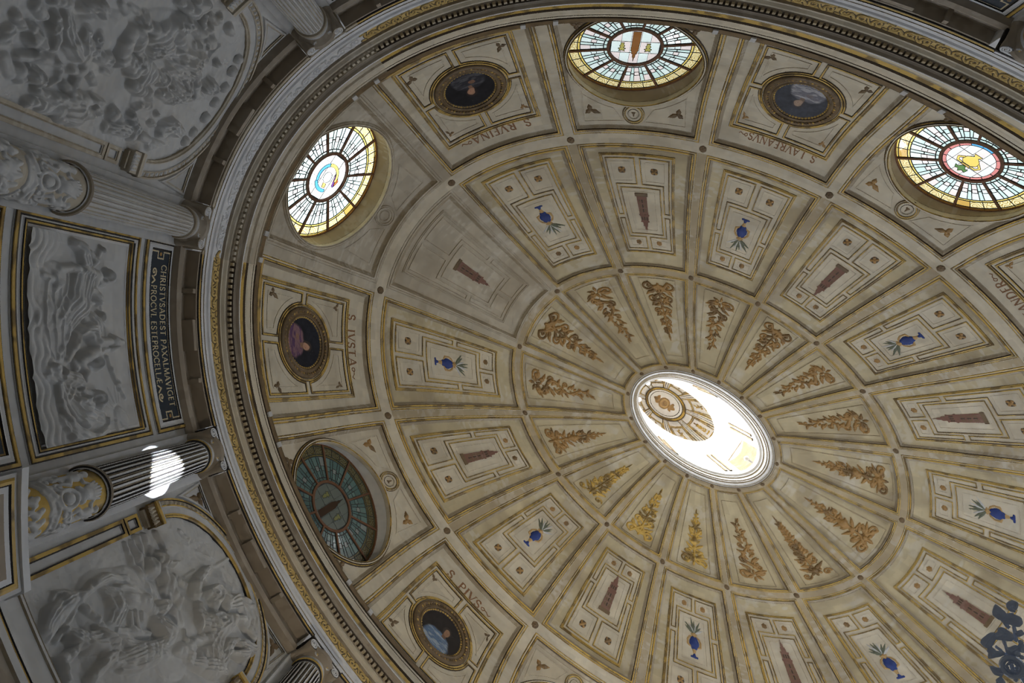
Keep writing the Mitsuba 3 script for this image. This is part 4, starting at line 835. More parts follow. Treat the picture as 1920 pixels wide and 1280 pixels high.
# ------------------------------------------------------------------ inner row: gilt scroll ornaments
def scrollwork(kind, rnd):
    """an arabesque about the axis x = 0, from y = 0 (broad) to y = 1.28 (narrow)"""
    s = []
    w = lambda y: .235 * (1 - y / 1.55)
    def volute(x, y, r, a0, sg, turns=1.15): 
        p = spiral(x, y, r, turns, a0, sg, 18, .25); s.append((p, np.linspace(r * .21, r * .15, 18), .7)); s.append(([(x, y), (x + .001, y)], r * .24, .9)); return tuple(p[0])
    def leaf(x, y, a, L, W): s.append(leaf_strokes(x, y, a, L, W, .55))
    if kind == 0:                                 # paired scrolls rising from a shell
        for n, y in enumerate((.06, .34, .60, .84, 1.02)):
            r = w(y) * .40
            for sx in (-1, 1):
                p = volute(sx * w(y) * .58, y, r, -PI / 2, sx)
                s.append(([p, (sx * w(y) * .25, y + .05), (0, y + .15 - .05 * n / 5)], [r * .28, r * .3, r * .2], .6))
                leaf(sx * w(y) * .5, y + r, PI / 2 - sx * .7, .12 * (1 - y / 2), .026)
            leaf(0, y + .10, PI / 2, .16, .030)
        s.append(([(0, .0), (0, 1.1)], [.022, .010], .6)); leaf(0, 1.08, PI / 2, .18, .024)
        for a in (-.9, -.45, 0, .45, .9): leaf(0, .02, PI / 2 + a, .15, .03)
    elif kind == 1:                               # one winding tendril with curls to either side
        yy = np.linspace(.12, 1.24, 40); x = .55 * np.array([w(v) for v in yy]) * np.sin(yy * 10.5)
        s.append((np.stack([x, yy], 1), np.linspace(.026, .010, 40), .6))
        for n in range(8):
            y = .08 + n * .145; sg = 1 if n % 2 else -1; r = w(y) * .36
            volute(sg * w(y) * .55, y + .02, r, PI / 2 * sg, sg); leaf(-sg * w(y) * .3, y, PI / 2 + sg * 1.1, .12, .026); leaf(sg * w(y) * .2, y + .07, PI / 2 - sg * .5, .11, .024)
    elif kind == 2:                               # a vase with flowers over hanging scrolls
        s.append(([(0, .40), (0, .50), (0, .58)], [.035, .085, .045], .45)); s.append(([(-.07, .62), (.07, .62)], .018, .6)); s.append(([(0, .34), (0, .38)], [.05, .03], .5))
        for sx in (-1, 1):
            for y, r, a in ((.05, .075, -1), (.22, .06, 1.2), (.72, .055, -1), (.90, .040, 1)): 
                p = volute(sx * w(y) * .55, y, r, a, sx); s.append(([p, (sx * .04, y + .07), (0, y + .12)], [r * .25, r * .3, r * .2], .55))
            leaf(sx * .05, .15, PI / 2 - sx * .9, .13, .028); leaf(sx * .04, .66, PI / 2 - sx * .6, .15, .028); leaf(sx * .03, .84, PI / 2 - sx * .6, .12, .022)
        s.append(([(0, .0), (0, .38)], [.025, .018], .6)); s.append(([(0, .6), (0, 1.1)], [.018, .009], .6))
        for y in (.98, 1.08): leaf(0, y, PI / 2, .15, .022)
        s.append(([(0, .1), (.001, .1)], .05, .6))
    else:                                         # a rose with a string of buds and leaves
        s.append(([(0, .10), (.001, .10)], .055, .5))
        for a in np.arange(8) * PI / 4: s.append(([(.065 * math.cos(a), .10 + .065 * math.sin(a)), (.085 * math.cos(a), .10 + .085 * math.sin(a))], [.024, .020], .5))
        for n, y in enumerate((.30, .48, .64, .79, .92, 1.03)):
            r = w(y) * .36
            for sx in (-1, 1): volute(sx * w(y) * .52, y, r, PI / 2 if n % 2 else -PI / 2, sx * (1 if n % 2 else -1)); leaf(sx * .02, y + .03, PI / 2 - sx * .8, .11 * (1.2 - y / 2), .022)
            s.append(([(0, y + .07), (0, y + .09)], [.024, .014], .7))
        s.append(([(0, .15), (0, 1.15)], [.018, .008], .6)); leaf(0, 1.10, PI / 2, .17, .02)
        for sx in (-1, 1): volute(sx * .15, .02, .06, 0, sx)
    if kind in (1, 2):
        for a in np.arange(6) * PI / 3 + .5: leaf(.035 * math.cos(a), .07 + .035 * math.sin(a), a, .09, .026)
    for n, y in enumerate(np.linspace(.10, 1.08, 10)):
        for sx in (-1, 1): leaf(sx * w(y) * .12, y + .02 * sx, PI / 2 - sx * (1.0 + .25 * math.sin(5 * n + kind)), w(y) * (.62 if n % 2 else .85), .034 * (1 - y / 2.2))
    return s
KIND = [1, 0, 1, 0, 1, 1, 2, 2, 3, 1, 2, 0, 3, 2, 1, 0]
KINDW = ['paired leafy scrolls on a straight stem', 'one winding leafy tendril with curls', 'a small vase between curling scrolls', 'a rose below a string of buds']
POSW = ['eleven', 'twelve', 'twelve', 'one', 'two', 'three', 'four', 'four', 'five', 'five', 'six', 'seven', 'seven', 'eight', 'nine', 'ten']
DIRW = {15: 'left of the lantern and above, from the bare stone panel inwards', 0: 'upper left of the lantern, under the upper left vase', 1: 'above the lantern, under the top centre tower', 2: 'above the lantern, under the upper right vase', 3: 'upper right of the lantern, under the upper right tower', 4: 'right of the lantern, by the rightmost upper vase',
        5: 'right of the lantern, by the upper tower at the right edge', 6: 'right of the lantern, by the vase at the right edge', 7: 'lower right of the lantern, by the tower next to the silver leaves', 8: 'lower right of the lantern, by the vase at the bottom right', 9: 'under the lantern, by the right tower of the bottom edge', 10: 'under the lantern, by the bottom centre vase',
        11: 'under the lantern, by the tower at lower centre', 12: 'lower left of the lantern, by the lower left vase', 13: 'left of the lantern, by the tower beside the dark window', 14: 'left of the lantern, by the leftmost vase'}
for i in range(16):
    key = thing_part('coffer'); sA, sB = S1 + .052, SR0 - .048
    P = outer_mould(i, sA, sB, True, 1, key)
    field(i, P, FLOOR, 1, key)
    fr = ccw(qpath(i, [(-.56, S1 + .19), (.56, S1 + .19), (.50, SR0 - .30), (-.50, SR0 - .30)])); m = MB()
    sweep(m, Seg(i), fr, [(0, FLOOR), (0, FLOOR + .012), (.014, FLOOR + .012), (.018, FLOOR + .002)], [3, 19, 21], True, SC_(fr[:, 1])); put('inner_frame', m, key)
    ch = Local(i, 0, S1 + .33, 0, FLOOR + .002); ky = ch.kv
    st = scrollwork(KIND[i], random.Random(i)); k = 1.40 / ky / 1.28
    wd = hwid(i, S1 + .33) / .6
    st = [(np.asarray(p, float) * [wd * 1.38, k], np.asarray(r) * min(wd, k) * 1.02, h * 1.5) for p, r, h in st]
    o = put('scroll_ornament', ornament(ch, st, .0085, .010, 2 if i in (10, 11, 12) else 7), None)
    tag(o, 'gilt scroll ornament ' + DIRW[i], 'ornament', 'gilt scroll ornaments around the lantern')

# ------------------------------------------------------------------ outer row: round windows and portraits
def win_frame(i, tau=.27, dep=.165, up=-.13):
    a, b = th2(i); th = (a + b) / 2; A, Z = PROF[1, 0], PROF[1, 1]; B = A - PROF[1, 2]
    c = np.array([A * math.cos(th), B * math.sin(th), Z + H0]); t = np.array([-A * math.sin(th), B * math.cos(th), 0]); t /= np.linalg.norm(t)
    n = np.cross(t, [0, 0, 1.0]); n = -n if n @ c > 0 else n
    upv = math.cos(.365) * np.array([0, 0, 1.0]) + math.sin(.365) * n; inn = math.cos(.365) * n - math.sin(.365) * np.array([0, 0, 1.0])
    m_ = math.cos(tau) * np.array([0, 0, 1.0]) + math.sin(tau) * n; nn = math.cos(tau) * n - math.sin(tau) * np.array([0, 0, 1.0])
    M = np.eye(4); M[:3, 0], M[:3, 1], M[:3, 2], M[:3, 3] = np.cross(m_, nn), m_, nn, c - dep * inn + up * upv
    return M
RG_ = 1.02
WINDOWS = {15: 1.25, 1: .52, 3: .72, 5: WIN_SUN, 7: WIN_SUN, 9: WIN_SUN, 11: WIN_SUN, 13: 0.0}
def flatc(P): return np.asarray(P, float)
def pane_poly(r0, r1, a0, a1, ins=.0045):
    n = max(2, int((a1 - a0) * r1 / .05) + 1); t = np.linspace(a0, a1, n)
    return Polygon(list(zip(r1 * np.cos(t), r1 * np.sin(t))) + list(zip(r0 * np.cos(t[::-1]), r0 * np.sin(t[::-1])))).buffer(-ins, join_style='mitre')
SECT = []                                          # (polygon, kind) of one tenth of a window, from its bar at angle 0
aw = 2 * PI / 10; e0 = .03
cols = np.array([0, .24, .38, .62, .76, 1.0]) * (aw - 2 * e0) + e0
R_ = RG_
for j in range(3):
    SECT.append((pane_poly(.405 * R_, .45 * R_, e0 + j * (aw - 2 * e0) / 3, e0 + (j + 1) * (aw - 2 * e0) / 3), 'pale'))
    SECT.append((pane_poly(.795 * R_, .825 * R_, e0 * .6 + j * (aw - 1.2 * e0) / 3, e0 * .6 + (j + 1) * (aw - 1.2 * e0) / 3, .003), 'gold'))
    SECT.append((pane_poly(.83 * R_, .955 * R_, e0 * .6 + j * (aw - 1.2 * e0) / 3, e0 * .6 + (j + 1) * (aw - 1.2 * e0) / 3), 'band'))
    SECT.append((pane_poly(.96 * R_, .995 * R_, e0 * .5 + j * (aw - e0) / 3, e0 * .5 + (j + 1) * (aw - e0) / 3, .003), 'gold'))
for j in range(5):
    a, b = cols[j], cols[j + 1]
    if j % 2 == 0:
        SECT.append((pane_poly(.455 * R_, .565 * R_, a, b), 'clear')); SECT.append((pane_poly(.57 * R_, .635 * R_, a + .02, b - .02).buffer(.008, join_style='mitre'), 'clear' if j != 2 else 'rose')); SECT.append((pane_poly(.64 * R_, .79 * R_, a, b), 'clear'))
    else:
        SECT.append((pane_poly(.455 * R_, .60 * R_, a, b), 'pale')); SECT.append((pane_poly(.605 * R_, .79 * R_, a, b), 'pale'))
PANES = []
for poly, kind in SECT:
    if poly.is_empty: continue
    v, f = tri(poly, None); mb = MB(); mb.add(np.column_stack([v, 0 * v[:, 0]]), f, 0)
    uv = v / R_ * 1.0
    PANES.append((mikit.ply((mb.v[0], mb.f[0]), None, False, uv=uv), kind))
full = pane_poly(.40 * R_, 1.0 * R_, 0, aw, 0).difference(shapely.union_all([p for p, _ in SECT]))
LEAD = slab(MB(), flatc, full, -.004, .004, 17, None).dict()
RING_M = MB()
for r0, r1, d in ((.365, .405, .022), (.985, 1.02, .02)): slab(RING_M, flatc, Point(0, 0).buffer(r1 * R_, 24).difference(Point(0, 0).buffer(r0 * R_, 24)), -.015, d, 16, None)
RING_D = RING_M.dict()
BAR_D = slab(MB(), flatc, box(.385 * R_, -.015, 1.0 * R_, .015), -.012, .020, 16, None).dict()
DISC = MB().add(np.vstack([disc_path(0, 0, R_ * 1.02, n=40), [[0, 0]]]) @ np.array([[1, 0, 0], [0, 1, 0.0]]), [[j, (j + 1) % 40, 40] for j in range(40)], 4)
DISC_D = DISC.dict()
WINLAB = {15: 'bright round stained glass window with a red and purple bordered emblem at the left', 1: 'round stained glass window with a brown tower in its centre at the top', 3: 'round stained glass window with a rose rim round a golden vase at the right', 13: 'dark unlit round stained glass window with a tower emblem at the lower left'}

def medallion(i, key, M, dark):
    r = .365 * R_; disc = Point(0, 0).buffer(r - .004, 20); left = disc; out = []
    def pane(poly, kind):
        nonlocal left
        p = poly.intersection(left); left = left.difference(poly.buffer(.004))
        out.append((p.buffer(-.001), kind))
    if i in (1, 13):                               # tower between two lily vases
        pane(Polygon([(-.055, -.33), (.055, -.33), (.055, .08), (.04, .09), (.038, .14), (.02, .15), (.018, .22), (.008, .23), (0, .31), (-.008, .23), (-.018, .22), (-.02, .15), (-.038, .14), (-.04, .09), (-.055, .08)]), 'brown')
        for sx in (-1, 1):
            pane(Polygon([(sx * .19 + x * .55, y * .55 - .02) for x, y in ((-.05, -.12), (.05, -.12), (.03, -.07), (.07, 0), (.03, .06), (.10, .10), (.05, .14), (.08, .2), (.0, .16), (-.08, .2), (-.05, .14), (-.10, .10), (-.03, .06), (-.07, 0), (-.03, -.07))]), 'olive')
    elif i == 3:
        ring = Point(0, 0).buffer(r - .004, 24).difference(Point(0, 0).buffer(r * .85, 24))
        for n in range(14):
            t = np.linspace(n, n + 1, 4) * 2 * PI / 14; w = Polygon([(0, 0)] + list(zip(np.cos(t), np.sin(t))))
            pane(ring.intersection(w).buffer(-.003), 'blue' if n in (10, 11) else 'pink')
        pane(Polygon([(-.06, -.16), (.06, -.16), (.03, -.11), (.10, -.05), (.11, .03), (.06, .08), (-.06, .08), (-.11, .03), (-.10, -.05), (-.03, -.11)]), 'gold')
        pane(Polygon([(-.05, .09), (.05, .09), (.07, .12), (-.07, .12)]), 'amber')
        for sx in (-1, 1): pane(LineString([(sx * .11, -.02), (sx * .17, .03), (sx * .14, .09), (sx * .08, .09)]).buffer(.014), 'gold')
        pane(Polygon([(-.02, .13), (.02, .13), (.06, .19), (.1, .18), (.07, .24), (.03, .22), (0, .27), (-.03, .22), (-.08, .24), (-.09, .17), (-.05, .18)]), 'green')
    else:
        pane(Point(0, 0).buffer(.085), 'clear')
        pane(LineString(arc_(0, 0, .20, .20, 95, 200)).buffer(.024), 'gold'); pane(LineString(arc_(0, 0, .20, .20, 210, 300)).buffer(.026), 'blue'); pane(LineString(arc_(0, 0, .22, .22, 310, 380)).buffer(.026), 'blue')
        pane(Polygon([(-.10, .13), (.09, .19), (.085, .225), (-.105, .165)]), 'purple'); pane(Polygon([(-.10, .175), (-.03, .26), (.03, .245), (.07, .23)]), 'orange')
        pane(Polygon([(.1, -.02), (.17, 0), (.16, .06), (.1, .05)]), 'gold')
    for q in range(-2, 3):                          # quarries of the ground
        for p in range(-1, 2):
            b = box(q * .14 - .068, p * .24 - .118, q * .14 + .068, p * .24 + .118)
            if not b.intersection(left).is_empty: out.append((b.intersection(left), ('mid' if dark else 'rose') if (q + p) % 2 else ('mid' if dark else 'clear')))
    for poly, kind in out:
        for g in getattr(poly, 'geoms', [poly]):
            if g.geom_type != 'Polygon' or g.area < 2e-4: continue
            v, f = tri(g, None)
            mat = DG.get(kind, DG['mid']) if dark else GL.get(kind, GL['clear'])
            kk = numbered(key + '__medallion_pane'); scene[kk] = {**mikit.ply((np.column_stack([v, 0 * v[:, 0]]), f), None, False), 'bsdf': {'type': 'ref', 'id': mat}, 'to_world': T(M.tolist())}
    put('medallion_lead', {**slab(MB(), flatc, Point(0, 0).buffer(r, 20).difference(shapely.union_all([p for p, _ in out])), -.003, .004, 17, None).dict(), 'to_world': T(M.tolist())}, key)

structure('wall_3', 'grey stone wall of the dark building behind the unlit window')
Md = win_frame(13); wl = np.array([[-2.5, -2.5, -1.4, 1], [2.5, -2.5, -1.4, 1], [2.5, 2.5, -1.4, 1], [-2.5, 2.5, -1.4, 1], [-2.5, -2.5, -.15, 1], [2.5, -2.5, -.15, 1], [2.5, 2.5, -.15, 1], [-2.5, 2.5, -.15, 1]]) @ Md.T
put('wall_3', MB().add(wl[:, :3], [[0, 1, 2, 3], [0, 1, 5, 4], [1, 2, 6, 5], [2, 3, 7, 6], [3, 0, 4, 7]], 4))
wn = 0
for i, L in WINDOWS.items():
    wn += 1; key = 'window_%d' % wn; structure(key, WINLAB.get(i, 'round leaded window of the vault outside the picture'))
    M = win_frame(i); dark = L == 0; seen = i in WINLAB
    if not dark:
        Z = M.copy(); Z[:3, 3] -= M[:3, 2] * .05
        scene[key + '__daylight_sheet'] = {**DISC_D, 'to_world': T(Z.tolist()), 'emitter': {'type': 'area', 'radiance': {'type': 'rgb', 'value': [L * (.97 if seen else .88), L * 1.0, L * (1.06 if seen else 1.2)]}}}  # added glowing sheet behind the panes, in place of the sky
    for n in range(10):
        c, s = math.cos(n * aw + .16), math.sin(n * aw + .16)
        Mr = M @ np.array([[c, -s, 0, 0], [s, c, 0, 0], [0, 0, 1, 0], [0, 0, 0, 1.0]]); TW = T(Mr.tolist())
        put('bar', {**BAR_D, 'to_world': TW}, key)
        if not seen: continue
        rnd = random.Random(100 * i + n)
        for d, kind in PANES:
            if kind == 'clear': kind = rnd.choice(['clear', 'clear', 'clear', 'pale', 'rose' if i != 13 else 'clear'] if rnd.random() > .06 or i != 13 else ['rose'])
            if kind == 'band' and rnd.random() < .12 and not dark: kind = 'amber'
            mat = DG.get(kind, DG['pale']) if dark else ('glass_band' if kind == 'band' else GL[kind])
            kk = numbered(key + '__pane'); scene[kk] = {**d, 'bsdf': {'type': 'ref', 'id': mat}, 'to_world': TW}
        put('leading', {**LEAD, 'to_world': TW}, key)
    put('iron_ring', {**RING_D, 'to_world': T(M.tolist())}, key)
    if seen: medallion(i, key, M, dark)

ROPEN = .985
def circ_seg(i, r, n=64, q=0.0, s=None, kx=1.0):
    ch = Local(i, q, SW if s is None else s); t = np.arange(n) / n * 2 * PI
    x, y = ch.to_seg(r * np.cos(t) * kx, r * np.sin(t)); return np.stack([x, y], 1)

SWA, SWB = S0 + .02, S2 - .088
PORT = {}
def portrait_tex(robe, robe2, hair, face, veil, fx, fy, bg):
    def fn(p, n, uv):
        x, y = uv.x + .06 * (noise(uv.x * 5, uv.y * 5, 1.0) - .5), uv.y + .06 * (noise(uv.x * 5 + 9, uv.y * 5, 2.0) - .5)
        c = mi.Color3f(*bg) * (.6 + .8 * fbm(x * 4, y * 4, 3.0))
        body = 1 - smoothstep(.75, .95, dr.sqrt(dr.square((x - fx * .3 + .1) / .78) + dr.square((y + .62) / .72)))
        st = fbm(x * 3 + 4, y * 9, 5.0)
        c = mix(c, mix(mi.Color3f(*robe), mi.Color3f(*robe2), smoothstep(.4, .62, st)), body)
        v = 1 - smoothstep(.7, 1.0, dr.sqrt(dr.square((x - fx) / .27) + dr.square((y - fy - .05) / .33)))
        c = mix(c, mi.Color3f(*hair), v)
        nk = (1 - smoothstep(.8, 1.1, dr.abs(x - fx + .02) / .10)) * (1 - smoothstep(.8, 1.1, dr.abs(y - fy + .24) / .15))
        c = mix(c, mi.Color3f(*face) * .8, nk)
        fc = 1 - smoothstep(.75, 1.0, dr.sqrt(dr.square((x - fx - .02) / .175) + dr.square((y - fy) / .235)))
        c = mix(c, mi.Color3f(*face) * 1.5, fc)
        ey = smoothstep(.6, 1.0, 1 - dr.sqrt(dr.square((dr.abs(x - fx - .03) - .08) / .055) + dr.square((y - fy - .035) / .026)))
        mo = smoothstep(.5, 1.0, 1 - dr.sqrt(dr.square((x - fx - .03) / .06) + dr.square((y - fy + .135) / .024)))
        ns = (1 - smoothstep(.5, 1.0, dr.abs(x - fx - .045) / .016)) * (1 - smoothstep(.7, 1.0, dr.abs(y - fy + .03) / .05))
        c = mix(c, mi.Color3f(.06, .03, .02), dr.maximum(ey * .9, ns * .35)); c = mix(c, mi.Color3f(.22, .06, .05), mo * .8)
        hd = (1 - smoothstep(.7, 1.0, dr.sqrt(dr.square((x + .22) / .17) + dr.square((y + .42) / .12)))) * veil
        c = mix(c, mi.Color3f(*face) * .85, hd)
        return c * (.8 + .35 * fbm(x * 14, y * 14, 7.0))
    return fn
PORTRAIT = {14: ('S. IVSTA~', portrait_tex((.23, .13, .15), (.10, .05, .11), (.05, .035, .03), (.32, .18, .12), .8, .15, .12, (.014, .016, .024)), 'oval portrait of a pale woman in pink and violet at the left of the vault'),
            12: ('S. PIVS~', portrait_tex((.10, .16, .26), (.26, .31, .37), (.035, .025, .02), (.20, .11, .065), .0, .22, .22, (.014, .010, .009)), 'oval portrait of a bearded man in a pale blue robe at the lower left'),
            0: ('S. RVFINA~', portrait_tex((.03, .03, .04), (.08, .08, .09), (.03, .02, .02), (.27, .15, .10), .9, -.05, .15, (.012, .012, .016)), 'oval portrait of a bright faced woman in dark clothes at the upper left'),
            2: ('S. LAVREANVS~', portrait_tex((.16, .16, .19), (.34, .34, .36), (.06, .055, .06), (.24, .17, .13), .3, .0, .2, (.045, .05, .065)), 'oval portrait of a man in a grey and white robe at the top right'),
            4: ('S. LEANDER~', portrait_tex((.1, .1, .12), (.3, .3, .3), (.06, .05, .05), (.24, .17, .13), .3, .0, .2, (.04, .04, .05)), 'oval portrait beyond the right edge of the picture')}
LETTERX = {14: (-.57, 1.12), 12: (-.54, 1.04), 0: (-.62, 1.22), 2: (-.66, 1.30), 4: (-.64, 1.24)}

for i in range(16):
    g = i != 15; key = thing_part('coffer'); odd = i % 2 == 1
    vis = i in (11, 12, 13, 14, 15, 0, 1, 2, 3, 4)
    P = outer_mould(i, SWA, SWB, g, 0, key)
    ground = 0 if g else 20
    if odd:
        hole = Polygon(circ_seg(i, ROPEN + .068))
        field(i, P, FLOOR, ground, key, [hole], off=.10)
        m = MB(); c = circ_seg(i, ROPEN, 72)          # ring moulding round the opening
        pr = [(0, FLOOR - .06), (0, FLOOR + .025), (-.010, FLOOR + .030), (-.014, FLOOR + .018), (-.020, FLOOR + .018), (-.024, FLOOR + .028), (-.042, FLOOR + .028), (-.046, FLOOR + .012), (-.054, FLOOR + .012), (-.060, FLOOR + .0), (-.075, FLOOR)]
        pr = [(o, d + (.016 if q < len(pr) - 1 else 0)) for q, (o, d) in enumerate(pr)]
        sweep(m, Seg(i), c, pr, [gc_(x, g) for x in (0, 2, 3, 3, 2, 0, 3, 3, 2, 3)]); put('window_ring', m, key, smooth=False)
        M = win_frame(i); t = np.arange(72) / 72 * 2 * PI
        A = Seg(i)(np.column_stack([c, np.full(72, FLOOR - .05)])); loc = np.column_stack([R_ * np.cos(t), R_ * np.sin(t), 0 * t, np.ones(72)]) @ M.T
        B = loc[:, :3]
        G = np.stack([A + (B - A) * u for u in np.linspace(0, 1.04, 5)], 1)
        put('reveal', MB().grid(G, 19 if i != 13 else 4, True), key, smooth=True)
        if not vis: continue
        # roundel at the crown
        cc = circ_seg(i, .125, 32, 0, S0 + 2.185); m = MB()
        sweep(m, Seg(i), cc, [(0.045, FLOOR), (.045, FLOOR + .012), (.038, FLOOR + .014), (.030, FLOOR + .005), (0, FLOOR + .006), (-.004, FLOOR + .020), (-.022, FLOOR + .024), (-.026, FLOOR + .012), (-.036, FLOOR + .012), (-.040, FLOOR + .022), (-.050, FLOOR + .020), (-.055, FLOOR)], [gc_(x, g) for x in (3, 0, 3, 0, 3, 2, 3, 0, 3, 2, 3)]); put('roundel', m, key)
        if g: put('roundel_leaf', ornament(Local(i, 0, S0 + 2.185, 0, FLOOR + .004), leafs3(0, -.01, PI / 2, .36), .007, 0, 15), key)
        for sx in (-1, 1):
            # spandrel outline and its leaf
            if g:
                put('leaf', ornament(Local(i, sx * .60, S0 + 2.11, 0, FLOOR + .002), leafs3(0, 0, PI / 2 + sx * 1.15 + (PI if sx < 0 else 0) * 0, 1.05), .009, 0, 7 if i != 1 else 15), key)
                put('lower_leaf', ornament(Local(i, sx * .62, S0 + .22, 0, FLOOR + .002), leafs3(0, 0, -PI / 2 - sx * 1.1, 1.0), .009, 0, 15), key)
            tr = Polygon([(sx * .16, S0 + 2.33), (sx * .83, S0 + 2.33), (sx * .83, S0 + 1.72)] + [(sx * (ROPEN + .13) * math.cos(a), SW + (ROPEN + .13) * math.sin(a)) for a in np.linspace(.75, 1.28, 8)])
            tr = shapely.geometry.polygon.orient(tr.buffer(0)) if tr.is_valid else None
            if tr is not None and tr.geom_type == 'Polygon':
                m = MB(); sweep(m, Seg(i), dens(np.asarray(tr.exterior.coords)[:-1], .08), [(0, FLOOR), (0, FLOOR + .008), (.014, FLOOR + .008), (.018, FLOOR), ], [21, 0 if g else 20, 21]); put('spandrel_bevel', m, key)
    else:
        field(i, P, FLOOR, ground, key, off=.12)
        if not vis or i == 10: continue
        qf, sa, sb = .67, S0 + .16, S0 + 2.08
        fr = ccw(qpath(i, [(-qf, sa), (qf, sa), (qf, sb), (-qf, sb)])); m = MB(); sweep(m, Seg(i), fr, FIL(1.15), FILC(g)); put('inner_frame', m, key)
        sc = S0 + 1.14; hw = hwid(i, sc); ov = Polygon(circ_seg(i, .60, 56, 0, sc))
        cellbase = Polygon(fr).buffer(-.055)
        hs = [box(-.042, 0, .042, 3), box(-2, sc - .042, 2, sc + .042)]
        cells = cellbase.difference(ov).difference(shapely.union_all(hs))
        put('strap', slab(MB(), Seg(i), Polygon(fr).buffer(-.02), None, FLOOR + .006, 0, .16), key)
        for cpoly in getattr(cells, 'geoms', [cells]):
            cpoly = shapely.geometry.polygon.orient(cpoly); pth = dens(np.asarray(cpoly.exterior.coords)[:-1], .07)
            m = MB(); sweep(m, Seg(i), pth, [(-.006, FLOOR + .006), (0, FLOOR + .018), (.022, FLOOR + .020), (.026, FLOOR + .008), (.034, FLOOR + .007)], [3, 2, 3, 3]); put('corner_cell', m, key)
            ip = cpoly.buffer(-.10)
            if ip.geom_type == 'Polygon' and ip.area > .01:
                m = MB(); sweep(m, Seg(i), dens(np.asarray(shapely.geometry.polygon.orient(ip).exterior.coords)[:-1], .07), [(0, FLOOR + .006), (0, FLOOR + .014), (.016, FLOOR + .014), (.020, FLOOR + .006)], [21, 0, 21]); put('cell_bevel', m, key)
        for sx in (-1, 1):
            for sy in (-1, 1):
                s_ = sc + sy * .72
                q_ = sx * .53
                put('leaf', ornament(Local(i, q_, s_, 0, FLOOR + .008), leafs3(0, 0, (PI / 2 if sx * sy > 0 else 0) + (PI if sy > 0 else PI / 2 * 0) + sx * .5, .85 if sy < 0 else .62), .0085, 0, 15 if (i in (14, 12) or sy < 0) else 7), key)
        if i in PORTRAIT:
            txt, fn, lab = PORTRAIT[i]
            x0, w = LETTERX[i]; W_ = words(txt, x0, S0 + 2.115, .145, w)
            txtkey = None
            for gl in getattr(W_, 'geoms', [W_]): put('letter', slab(MB(), Seg(i), gl, FLOOR, FLOOR + .006, 18, None), key)
            scene['canvas_%d' % i] = {'type': 'twosided', 'b': {'type': 'principled', 'base_color': mikit.proc(fn), 'roughness': .45, 'specular': .15}}
            p = thing('oval_portrait', lab, 'painting', 'oval portraits of the vault')
            ch = Local(i, 0, sc, 0, FLOOR)
            v, f = tri(Point(0, 0).buffer(.385, 20), .08)
            scene[numbered(p + '__canvas')] = mikit.ply((ch(np.column_stack([v, np.full(len(v), .020)])), f), 'canvas_%d' % i, True, uv=v / .38)
            m = MB(); oc = disc_path(0, 0, .54, n=64)
            sweep(m, ch, oc, [(-.055, .006), (-.05, .026), (-.03, .03), (-.026, .016), (-.018, .016), (-.012, .03), (.0, .045), (.03, .055), (.055, .05), (.06, .035), (.10, .04), (.115, .05), (.13, .045), (.135, .03), (.16, .02)], [3, 2, 3, 0, 3, 15, 15, 15, 3, 15, 15, 15, 3, 15]); pf = put('frame', m, p); tag(pf, 'round dark gilt frame with a beaded inner rim')
            for nm, rad, cnt, r, c, d in (('outer_leaf_band', .498, 56, .019, 15, .050), ('bead', .395, 50, .0155, 2, .026)):
                for n in range(cnt):
                    a = n * 2 * PI / cnt; x, y = rad * math.cos(a), rad * math.sin(a)
                    if nm == 'bead': put('bead', ornament(ch, [([(x, y), (x + .001, y)], r, .9)], .008, d, c), pf)
                    elif n == 0: lm = MB()
                    if nm != 'bead': ornament(ch, [([(x * .975, y * .975), (x * 1.035, y * 1.035)], [r * .85, r * .3], .8)], .008, d, (2, 15, 7)[n % 3], lm)
                if nm != 'bead': put('leaf_band', lm, pf)

# fret blocks on the dado above the cornice
for k in range(16):
    for dt, c in ((-.035, 4), (.035, 4)):
        m = MB(); local_box(m, 7.645, TH[k] + dt, .07, 9.28, 9.39, .02, c); put('fret_block', m, 'trim_1')
# ------------------------------------------------------------------ the lantern over the eye of the vault
DE = .66
structure('wall_2', 'bright white oval drum of the lantern with windows between thin brown pilasters')
t = FULL[::2]
m = MB(); ring_sweep(m, [(1.60, 13.78), (1.575, 13.80), (1.56, 13.795), (1.545, 13.80), (1.525, 13.79), (1.51, 13.81), (1.49, 13.85), (1.465, 13.86), (1.46, 13.90), (1.44, 13.91), (1.43, 14.02), (1.405, 14.03), (1.40, 14.10), (1.36, 14.11)], [5, 21, 4, 21, 4, 14, 21, 14, 21, 22, 21, 14, 22], t, True, DE); put('oculus_moulding', m, 'wall_2')
NW = 6
LTH = np.array([0, 1.16, PI - 1.16, PI, PI + 1.16, 2 * PI - 1.16])
def lant(a): return lambda th, z: oval(a, th, z, DE)
HWS = np.array([.40, .20, .20, .40, .20, .20])
tt = []
for k in range(NW):
    pass
